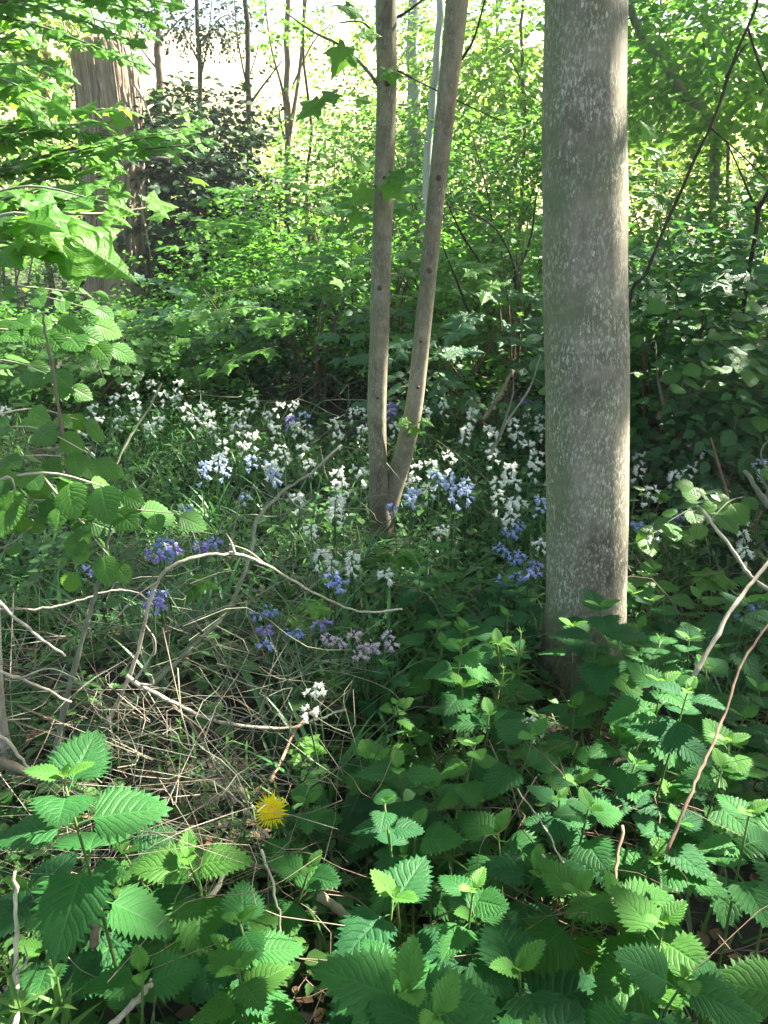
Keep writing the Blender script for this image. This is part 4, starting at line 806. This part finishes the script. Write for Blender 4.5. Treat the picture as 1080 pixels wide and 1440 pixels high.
def fill(zones, kind, dmin, **kw):
    for (x0, x1, y0, y1, n, h0, h1, l0, l1) in zones:
        for _ in range(n):
            for _try in range(12):
                px, py, h = U(x0, x1), U(y0, y1), U(h0, h1)
                if 735 < px < 805 and 850 < py < 1010: continue
                if free(px, py, h, dmin): nettle(px, py, h, U(l0, l1), rnd.choice((3, 4, 4, 5)), kindname=kind, **kw); break
fill([(480, 1100, 1330, 1500, 16, .28, .44, .115, .15), (520, 1100, 1180, 1340, 17, .26, .42, .10, .14), (560, 1100, 1020, 1180, 24, .26, .40, .085, .115), (620, 1100, 870, 1020, 24, .26, .42, .085, .115),
      (880, 1100, 800, 900, 9, .28, .40, .09, .12), (560, 760, 800, 900, 12, .20, .30, .075, .10), (500, 640, 900, 1050, 9, .16, .26, .055, .08), (50, 330, 1180, 1420, 10, .22, .34, .09, .12), (250, 520, 1290, 1480, 11, .22, .34, .09, .125),
      (400, 580, 1050, 1200, 6, .15, .25, .06, .085)], 'nettle', .088)
fill([(130, 520, 560, 700, 16, .14, .24, .055, .075), (560, 780, 560, 720, 20, .20, .34, .05, .07), (0, 260, 700, 840, 8, .15, .25, .06, .075), (60, 460, 850, 1180, 16, .10, .2, .045, .07), (880, 1080, 600, 800, 16, .2, .32, .055, .08), (120, 480, 480, 560, 14, .22, .35, .06, .08), (380, 600, 780, 960, 8, .12, .22, .045, .06)],
     'mustard', .14, leafset='herb', topset='herb', stem='fstalk', name='leafy_herb', cat='herb')
# maple seedlings ---------------------------------------------------------
def seedling(px, py, h, ls, n, lab, kind='maple'):
    p = head_spot(px, py, h); b = np.array([p[0], p[1], gz(p[0], p[1]) - .02]); t = thing('maple_seedling', 'seedling', b, lab)
    link('stem', tube_mesh('stem', smooth_path([(0, 0, 0), (U(-.02, .02), 0, h * .5), (0, 0, h)], 3), np.linspace(.003, .0015, 7), M['pinkstem'], 4), t)
    for k in range(n):
        a = k * 2.1 + U(-.3, .3); add_leaf(t, LM[kind], (0, 0, h - .015 * (k // 2)), (math.cos(a), math.sin(a) * .8 - .2, U(-.35, 0)), (U(-.2, .2), -.35, 1), ls * U(.8, 1.1))
for a in [(430, 845, .24, .10, 4, 'maple seedling with pale lobed leaves under the cream stem tip'), (270, 805, .26, .11, 3, 'maple seedling with broad leaves under the cream arch'), (570, 770, .22, .09, 5, 'bright green maple seedling right of the forked tree foot'),
          (700, 890, .3, .07, 5, 'small maple seedling left of the thick trunk foot'), (530, 770, .15, .07, 3, 'tiny maple seedling against the forked trunk'), (425, 1030, .18, .07, 4, 'maple seedling under the pale twisted stem'), (1000, 800, .25, .1, 4, 'maple seedling under the bleached stalk'), (930, 690, .3, .06, 4, 'maple seedling in the shade of the bramble')]: seedling(*a)
# dock --------------------------------------------------------------------
p = head_spot(470, 1215, .0); t = thing('dock_plant', 'dock', (p[0], p[1], gz(p[0], p[1]) - .01), 'dock plant with long dark leaves right of the dandelion')
for a, L in ((1.9, .20), (1.2, .26), (.7, .24), (2.7, .16), (.2, .18)): add_leaf(t, LM['dock'], (0, 0, 0), (math.cos(a) * .8, math.sin(a) * .4, .7), (0, -.6, .8), L * 1.1)
for a in (.1, -.12, .25): link('flower_stalk', tube_mesh('flower_stalk', smooth_path([(0, 0, 0), (a * .4, 0, .15), (a, .02, .30)], 3), np.linspace(.002, .0012, 7), M['fstalk'], 4), t)
# cleavers -----------------------------------------------------------------
CLM = mesh_np('cleavers_leaf', build_grass(3, .075, .25).V, build_grass(3, .075, .25).F, build_grass(3, .075, .25).S, M['cleaver'], build_grass(3, .075, .25).UV)
def cleavers(px, py, h, L, whorls, lab, lean=(.03, 0)):
    p = head_spot(px, py, h); b = np.array([p[0], p[1], gz(p[0], p[1]) - .01]); t = thing('cleavers_plant', 'cleavers', b, lab)
    top_ = np.array([lean[0], lean[1], h]); Q = smooth_path([(0, 0, 0), top_ * .5 + [.01, 0, 0], top_], 3); link('stem', tube_mesh('stem', Q, [.0018] * 7, M['cleaver'], 4), t)
    for k in range(whorls):
        q = 1 - k * .13
        if q < .1: break
        c = top_ * q; n = 7; s = L * (.35 + .65 * min(1, k / 2)); el = .9 - .3 * k
        for j in range(n):
            a = j * 6.283 / n + k * .4; e = max(el, .0) + U(-.1, .1); link('leaf', CLM, t, lmtx(c, (math.cos(a) * math.cos(e), math.sin(a) * math.cos(e), math.sin(e)), (-math.cos(a) * math.sin(e), -math.sin(a) * math.sin(e), math.cos(e) + .01), s * U(.9, 1.1)))
cleavers(715, 885, .42, .055, 5, 'cleavers with starry leaf whorls left of the trunk foot'); cleavers(690, 935, .36, .05, 4, 'smaller cleavers just below the starry whorled one')
cleavers(20, 1395, .42, .075, 5, 'sunlit cleavers in the bottom left corner', (-.02, .03)); cleavers(45, 1365, .40, .06, 4, 'cleavers behind the sunlit one in the corner')
cleavers(620, 1130, .3, .04, 4, 'cleavers between nettles right of the dandelion'); cleavers(960, 1040, .34, .05, 4, 'cleavers below the pale nettle at right')
cleavers(265, 1250, .2, .045, 4, 'cleavers beside the broken pale stick'); cleavers(230, 1010, .3, .04, 4, 'cleavers caught in the dry stems'); cleavers(900, 790, .3, .05, 4, 'cleavers right of the thick trunk base')
cleavers(455, 930, .22, .05, 4, 'cleavers below the lilac pink flowers'); cleavers(780, 1190, .26, .045, 4, 'cleavers in the dark gap between nettles'); cleavers(320, 1150, .16, .04, 4, 'cleavers left of the dandelion')
# dandelion -------------------------------------------------------------------
c = at(382, 1140, 1.12); b = np.array([c[0] + .02, c[1] + .03, gz(c[0], c[1])])
t = thing('dandelion', 'dandelion', b, 'single bright yellow dandelion in full bloom among dry stems')
cl = c - b; link('flower_stalk', tube_mesh('flower_stalk', smooth_path([(0, 0, 0), (.01, 0, cl[2] * .5), cl], 4), [.0022] * 9, M['fstalk'], 6), t)
hb = tube([cl + [0, .008, -.010], cl, cl + [0, -.004, .005]], [.003, .009, .007], 10); link('flower_head', mesh_np('flower_head', hb[0], hb[1], hb[2], M['orange']), t)
PM = [mesh_np('petal', g.V, g.F, g.S, M['yellow_petal'], g.UV) for g in (build_grass(3, .085, -.2), build_grass(3, .07, .2), build_grass(3, .10, .0))]
OM = mesh_np('floret', *(lambda g: (g.V, g.F, g.S))(build_grass(2, .10, .1)), M['orange'])
ax = np.array([0, -.62, .78]); ax /= np.linalg.norm(ax); e1 = np.array([1., 0, 0]); e2 = np.cross(ax, e1)
for k in range(110):
    ring = k / 110; a = k * 2.39996; el = R(8 + 62 * (1 - ring) ** 1.3); L = .0235 * (.50 + .50 * ring ** 1.2) * U(.85, 1.15)
    rad = e1 * math.cos(a) + e2 * math.sin(a); d = rad * math.cos(el) + ax * math.sin(el); n = -rad * math.sin(el) + ax * math.cos(el)
    link('petal' if ring > .25 else 'floret', rnd.choice(PM) if ring > .25 else OM, t, lmtx(cl + rad * .003, d, n, L * 1.45))
for a, L in ((.3, .13), (1.4, .12), (2.6, .14), (3.9, .12), (5.0, .13), (5.7, .11)): add_leaf(t, LM['dock'], (0, 0, .01), (math.cos(a), math.sin(a), .35), (0, 0, 1), L)
# bluebells ---------------------------------------------------------------------
def bell_mesh(m):
    V, F_ = [], []; n = 6
    prof = [(0, .08), (.12, .20), (.4, .23), (.72, .25)]
    for y, r_ in prof:
        for j in range(n): a = j * 2 * math.pi / n; V.append((r_ * math.cos(a), y, r_ * math.sin(a)))
    for i in range(len(prof) - 1):
        for j in range(n): k = (j + 1) % n; F_.append((i * n + j, i * n + k, (i + 1) * n + k, (i + 1) * n + j))
    b0 = (len(prof) - 1) * n
    for j in range(n):
        k = (j + 1) % n; a = (j + .5) * 2 * math.pi / n; V.append((.30 * math.cos(a), .93, .30 * math.sin(a))); V.append((.50 * math.cos(a), .90, .50 * math.sin(a))); q = len(V) - 2
        F_ += [(b0 + j, b0 + k, q), (b0 + j, q, q + 1), (b0 + k, q + 1, q)]
    b1 = len(V)
    F_.append(tuple(range(n))[::-1])
    t = tmpl(V, F_, [(.5, .5)] * len(V)); return mesh_np('bell', t.V, t.F, t.S, m, t.UV, smooth=False)
BELL = {k: bell_mesh(M[k]) for k in ('p_white', 'p_blue', 'p_pale', 'p_violet', 'p_pink')}
def bluebell(px, py, col, size=1.0, h=None):
    h = h or (U(.33, .43) if py < 720 else U(.27, .36)); p = head_spot(px, py - 8, h); b = np.array([p[0], p[1], gz(p[0], p[1]) - .01]); t = thing('bluebell', 'bluebell', b)
    lean = np.array([U(-.03, .03), U(-.03, .03), 0]); nod = np.array([U(-.03, .03), U(-.02, .02), -.01])
    Q = smooth_path([(0, 0, 0), lean * .4 + [0, 0, h * .5], lean + [0, 0, h * .95], lean + nod + [0, 0, h]], 3)
    link('flower_stalk', tube_mesh('flower_stalk', Q, np.linspace(.0028, .0012, len(Q)), M['fstalk'], 4), t)
    nb = rnd.choice((7, 8, 9, 10)); a0 = U(0, 6)
    for k in range(nb):
        q = k / (nb - 1); i = 1 - .44 * min(1, size) * q; c = np.array([np.interp(i, np.linspace(0, 1, len(Q)), Q[:, j]) for j in range(3)])
        a = a0 + k * 2.2; el = .35 - 1.0 * q ** .5 + U(-.2, .2) + (.5 if k < 2 else 0)
        d = np.array([math.cos(a) * math.cos(el), math.sin(a) * math.cos(el), math.sin(el)]); s = .024 * min(size, 1.3) * (.5, .7, .9, 1, 1, 1, 1, 1, 1, 1)[k] * U(.9, 1.15)
        link('bell', BELL[col], t, lmtx(c + d * .008 + [0, 0, .0], d, (0.1, .2, 1), s))
    for k in range(rnd.choice((3, 4, 4))):
        a = U(0, 6.28); add_leaf(t, LM['blade'], (0, 0, 0), (math.cos(a) * .45, math.sin(a) * .45, 1), (-math.cos(a), -math.sin(a), .3), U(.20, .34))
    PLANTS.append((t, col, (px, py), b)); return t
W = [(10, 578), (190, 532), (192, 560), (183, 578), (228, 556), (243, 562), (142, 592), (165, 590), (205, 600), (290, 585), (297, 600), (312, 578), (281, 572), (330, 602), (318, 622), (356, 566), (388, 571), (352, 602), (360, 612), (345, 628), (383, 602), (385, 632), (388, 652), (376, 664), (425, 597),
     (430, 610), (437, 628), (465, 592), (478, 602), (470, 615), (500, 582), (512, 578), (505, 603), (430, 655), (478, 668), (482, 682), (500, 662), (465, 700), (472, 712), (442, 740), (440, 780), (456, 788), (500, 778), (494, 792), (531, 808), (450, 962), (458, 975), (452, 990), (627, 748), (580, 592),
     (600, 577), (625, 572), (640, 533), (670, 582), (680, 602), (690, 614), (660, 602), (720, 592), (740, 587), (730, 612), (756, 602), (760, 640), (745, 624), (712, 657), (720, 668), (731, 677), (705, 702), (716, 712), (735, 707), (712, 732), (665, 577), (650, 612), (592, 655), (608, 650), (580, 672), (755, 765), (900, 640), (895, 662),
     (911, 577), (960, 658), (952, 668), (997, 637), (925, 757), (1040, 730), (1050, 745), (1045, 762), (1058, 772), (765, 1022), (757, 1028), (300, 640), (255, 575), (375, 585), (560, 600), (600, 690), (690, 640), (745, 655), (760, 590), (770, 565), (415, 570), (270, 590), (335, 580), (120, 575), (158, 560), (212, 540), (225, 590), (175, 545), (250, 540), (105, 600), (400, 640), (415, 700), (520, 640), (640, 640), (655, 560), (700, 560), (695, 680), (870, 620), (925, 690), (980, 700)]
B = [(400, 592, 'p_violet'), (411, 594, 'p_violet'), (432, 584, 'p_pale'), (288, 655, 'p_pale'), (298, 646, 'p_pale'), (306, 662, 'p_pale'), (280, 664, 'p_pale'), (313, 650, 'p_pale'), (375, 652, 'p_pale'), (392, 668, 'p_pale'), (352, 648, 'p_pale'), (216, 760, 'p_blue'), (236, 775, 'p_violet'), (242, 768, 'p_violet'), (275, 770, 'p_violet'), (302, 765, 'p_blue'),
     (219, 780, 'p_blue'), (137, 800, 'p_blue'), (222, 840, 'p_violet'), (205, 836, 'p_blue'), (381, 862, 'p_blue'), (369, 872, 'p_violet'), (391, 858, 'p_blue'), (378, 912, 'p_blue'), (457, 810, 'p_blue'), (462, 818, 'p_blue'), (555, 572, 'p_violet'), (549, 582, 'p_violet'), (735, 567, 'p_violet'), (746, 564, 'p_violet'), (760, 572, 'p_violet'),
     (640, 682, 'p_pale'), (650, 688, 'p_pale'), (628, 672, 'p_pale'), (656, 682, 'p_pale'), (618, 665, 'p_pale'), (636, 690, 'p_pale'), (715, 752, 'p_blue'), (720, 768, 'p_blue'), (745, 777, 'p_blue'), (741, 792, 'p_blue'), (731, 812, 'p_blue'), (748, 802, 'p_blue'), (695, 816, 'p_blue'), (724, 828, 'p_blue'), (722, 745, 'p_blue'), (736, 785, 'p_blue'),
     (898, 737, 'p_blue'), (905, 742, 'p_blue'), (955, 742, 'p_blue'), (958, 722, 'p_blue'), (962, 752, 'p_blue'), (945, 746, 'p_pale'), (950, 735, 'p_blue'), (915, 545, 'p_pale'), (562, 714, 'p_blue'), (760, 702, 'p_pale'), (755, 720, 'p_pale'), (425, 882, 'p_blue'), (431, 876, 'p_violet'), (331, 702, 'p_pale'), (268, 718, 'p_pale'),
     (1065, 862, 'p_blue'), (1050, 872, 'p_blue'), (1076, 857, 'p_blue'), (1058, 880, 'p_pale'), (1072, 652, 'p_pale'), (12, 722, 'p_blue'), (585, 700, 'p_pale'), (578, 690, 'p_pale')]
K_ = [(472, 892), (486, 896), (500, 902), (520, 906), (531, 900), (545, 908), (516, 922), (464, 900), (528, 915)]
for x, y in W: bluebell(x, y, 'p_white', 1.1 if y < 720 else .9 if y < 900 else .62, .30 if y > 900 else None)
for x, y, c_ in B: bluebell(x, y, c_, 1.05 if y < 700 else .8 if y < 850 else .62)
for x, y in K_: bluebell(x, y, 'p_pink', .68, .26)
def haze():  # air volume added to pale the background like glare
    x0, x1, y0, y1, z0, z1 = -122., 122., -42., 132., -2., 33.
    V = [(x, y, z) for z in (z0, z1) for x, y in ((x0, y0), (x1, y0), (x1, y1), (x0, y1))]
    Fq = [0, 3, 2, 1, 4, 5, 6, 7, 0, 1, 5, 4, 1, 2, 6, 5, 2, 3, 7, 6, 3, 0, 4, 7]
    m, t = mat('added_haze'); N = NT(t); v = N.n('VolumePrincipled'); v.inputs['Color'].default_value = (.90, .95, .88, 1); v.inputs['Density'].default_value = HAZE; v.inputs['Anisotropy'].default_value = .3
    o = N.n('OutputMaterial'); N.l(v.outputs[0], o.inputs['Volume'])
    h = link('haze', mesh_np('haze', V, Fq, [4] * 6, m, smooth=False)); h['kind'] = 'stuff'; h['label'] = 'thin pale haze added to soften the background'; h['category'] = 'haze'
HAZE = .0030
haze()
# ------------------------------------------------------------------ labels of the many plants, each told apart by colour, place and order
ORD = ['first', 'second', 'third', 'fourth', 'fifth', 'sixth', 'seventh', 'eighth', 'ninth', 'tenth', 'eleventh', 'twelfth', 'thirteenth', 'fourteenth', 'fifteenth', 'sixteenth', 'seventeenth', 'eighteenth', 'nineteenth', 'twentieth']
NUM = ['', 'one', 'two', 'three', 'four', 'five', 'six', 'seven', 'eight', 'nine', 'ten', 'eleven', 'twelve', 'thirteen', 'fourteen', 'fifteen', 'sixteen', 'seventeen', 'eighteen', 'nineteen', 'twenty']
ZONES = {'flower': [(0, 215, 0, 690, 'below the dead trunk'), (215, 340, 0, 625, 'in the back row left'), (340, 450, 0, 640, 'before the dark gap'), (450, 540, 0, 640, 'left of the fork, rear'), (215, 420, 625, 725, 'in the left middle clump'), (420, 540, 640, 725, 'beside the forked trunk'),
                    (0, 340, 725, 860, 'above the cream arch'), (340, 560, 725, 840, 'left of the forked trunk foot'), (340, 450, 840, 930, 'under the cream stem tip'), (450, 600, 840, 930, 'above the pale twisted stem'), (420, 520, 930, 1010, 'over the pale twisted stem'),
                    (540, 600, 0, 640, 'between the forked stems, rear'), (540, 670, 640, 760, 'right of the forked trunk'), (600, 700, 0, 640, 'right of the fork, rear'), (700, 785, 0, 690, 'against the trunk\'s left side, rear'), (670, 785, 620, 740, 'left of thick trunk, middle'),
                    (670, 785, 740, 860, 'left of thick trunk, front'), (740, 785, 1000, 1050, 'at the thick trunk\'s foot'), (860, 930, 0, 1000, 'just right of thick trunk'), (930, 1010, 0, 1000, 'under the right bramble'), (1010, 1080, 0, 1000, 'by the bleached stalk')],
         'plant': [(0, 200, 0, 620, 'below the dead trunk'), (200, 360, 0, 620, 'behind the left flowers'), (360, 540, 0, 620, 'behind the flowers left of the fork'), (0, 240, 620, 860, 'among the hazel leaves'), (240, 540, 620, 760, 'left of the forked trunk'), (350, 620, 760, 960, 'below the forked trunk'),
                   (540, 690, 0, 760, 'right of the forked trunk'), (690, 800, 0, 760, 'left of the thick trunk'), (860, 1100, 0, 780, 'under the right bramble'), (860, 980, 780, 900, 'right of the thick trunk'), (980, 1110, 780, 900, 'behind the bleached stalk'), (560, 800, 760, 860, 'before the blue clump'), (620, 760, 860, 960, 'left of the trunk\'s foot'),
                   (760, 880, 860, 1020, 'in front of the thick trunk'), (880, 1110, 900, 1020, 'under the bleached stalk'), (480, 660, 900, 1100, 'below the lilac flowers'), (620, 780, 940, 1100, 'below and left of the trunk'), (780, 930, 1020, 1150, 'below the thick trunk'), (930, 1110, 1020, 1180, 'beside the slanting stalk'),
                   (400, 620, 1050, 1250, 'right of the dandelion'), (600, 780, 1100, 1240, 'in the shady middle right'), (780, 950, 1150, 1290, 'by the reddish bare stalk'), (950, 1110, 1180, 1340, 'low at the right edge'), (0, 200, 1150, 1320, 'under the tall left nettle'), (200, 420, 1150, 1330, 'beside the broken stick'),
                   (0, 260, 1320, 1490, 'near the bottom left corner'), (260, 480, 1290, 1490, 'along the bottom, left of centre'), (480, 660, 1240, 1370, 'round the sunlit nettles'), (480, 700, 1340, 1490, 'along the bottom centre'), (660, 850, 1240, 1370, 'left of the pale crowned nettle'), (700, 900, 1370, 1490, 'along the bottom right'), (850, 1110, 1290, 1490, 'in the bottom right corner')]}
KW = {'p_white': ('white bluebell', 'white bluebells'), 'p_blue': ('blue bluebell', 'blue bluebells'), 'p_pale': ('pale blue bluebell', 'pale blue bluebells'), 'p_violet': ('violet bluebell', 'violet bluebells'), 'p_pink': ('lilac pink bluebell', 'lilac pink bluebells'),
      'nettle': ('green nettle', 'nettles'), 'mustard': ('leafy herb', 'leafy herbs')}
buckets = {}
for t, kind, (px, py), b in PLANTS:
    zs = ZONES['flower' if kind.startswith('p_') else 'plant']; z = next((q[4] for q in zs if q[0] <= px < q[1] and q[2] <= py < q[3]), None)
    if z is None:
        z = min(zs, key=lambda q: max(q[0] - px, px - q[1], 0) + max(q[2] - py, py - q[3], 0))[4]
    buckets.setdefault((kind, z), []).append((px, t))
for (kind, z), lst in buckets.items():
    lst.sort(key=lambda q: q[0]); n = len(lst); s1, s2 = KW[kind]
    for i, (px, t) in enumerate(lst):
        if n == 1: lab = f'only {s1} {z}'
        elif n == 2: lab = f'{("left", "right")[i]} one of two {s2} {z}'
        elif i == 0: lab = f'leftmost of {NUM[n] if n <= 20 else n} {s2} {z}'
        elif i == n - 1: lab = f'rightmost of {NUM[n] if n <= 20 else n} {s2} {z}'
        else: lab = f'{ORD[i] if i < 20 else str(i + 1) + "th"} from left of {NUM[n] if n <= 20 else n} {s2} {z}'
        t['label'] = lab; t['group'] = {'nettle': 'nettles of the undergrowth', 'mustard': 'leafy herbs of the flower bed'}.get(kind, s2 + ' in the flower bed')
# ------------------------------------------------------------------ ground cover
def scatter(name, label, cat, n, xr, yr, T, ls, m, pitch=(.2, 1.2), mask=None, zoff=0.0, ynorm=False):
    x = rg.uniform(*xr, n); y = yr[0] + (yr[1] - yr[0]) * rg.random(n) ** 1.15
    keep = abs(x) < (.62 * y + .5)
    if mask is not None: keep &= mask(x, y)
    x, y = x[keep], y[keep]; n = len(x); a = rg.uniform(0, 6.28, n); el = rg.uniform(*pitch, n)
    D = np.stack([np.cos(a) * np.cos(el), np.sin(a) * np.cos(el), np.sin(el)], -1); Nn = np.stack([-np.cos(a) * np.sin(el), -np.sin(a) * np.sin(el), np.cos(el)], -1) + rg.normal(0, .15, (n, 3))
    P = np.stack([x, y, hills(x, y) + zoff * rg.random(n)], -1)
    o = link(name, leaf_mass(name, T, P, D, Nn, rg.uniform(*ls, n), M[m])); o['kind'] = 'stuff'; o['label'] = label; o['category'] = cat
clump = lambda f1, th: (lambda x, y: (np.sin(x * f1 + 1.3 * np.sin(y * f1 * .8)) + np.sin(y * f1 * 1.2 + 2 * np.sin(x * 3.1))) > th)
T_G = [build_grass(4, U(.010, .018), U(.6, 1.6)) for _ in range(5)]
scatter('grass', 'fine long grass and strap leaves filling the flower bed', 'grass', 16000, (-3.2, 3.2), (2.0, 5.2), T_G, (.15, .34), 'grass', (.7, 1.45), clump(4.3, -.6))
scatter('grass', 'broader strap leaves among the bluebells', 'grass', 5200, (-3.0, 3.0), (2.0, 5.0), T_BLADE, (.18, .32), 'blade', (.6, 1.4), clump(3.3, -.3))
scatter('grass', 'sparse fine grass in the foreground tangle', 'grass', 4200, (-1.3, 1.3), (.7, 2.2), T_G, (.08, .24), 'grass', (.3, 1.4), clump(6, -.4))
scatter('ground_ivy', 'small round leaved ground cover in the foreground', 'ground cover', 14000, (-1.8, 1.8), (.5, 2.6), T_LITE, (.02, .045), 'herb', (-.2, .6), clump(7, -.2), .09)
scatter('ground_ivy', 'leafy ground cover of the flower bed', 'ground cover', 22000, (-4.5, 4.5), (2.4, 7.5), T_LITE, (.025, .055), 'herb', (-.2, .8), clump(3.1, -.7), .22)
scatter('ground_ivy', 'leafy ground cover rising to the dead trunk', 'ground cover', 34000, (-9, 9), (5.5, 16), T_LITE, (.04, .08), 'mid', (-.2, .9), clump(1.7, -1.1), .38)
scatter('leaf_litter', 'dry brown leaves and chips on the soil', 'leaf litter', 5200, (-1.8, 1.8), (.5, 3.0), T_LITE, (.015, .04), 'litter', (-.3, .4), None, .03)
scatter('ground_ivy', 'low green foliage at the wood edge', 'ground cover', 16000, (-18, 18), (14, 30), T_LITE, (.09, .16), 'pale', (-.2, .9), None, .5)
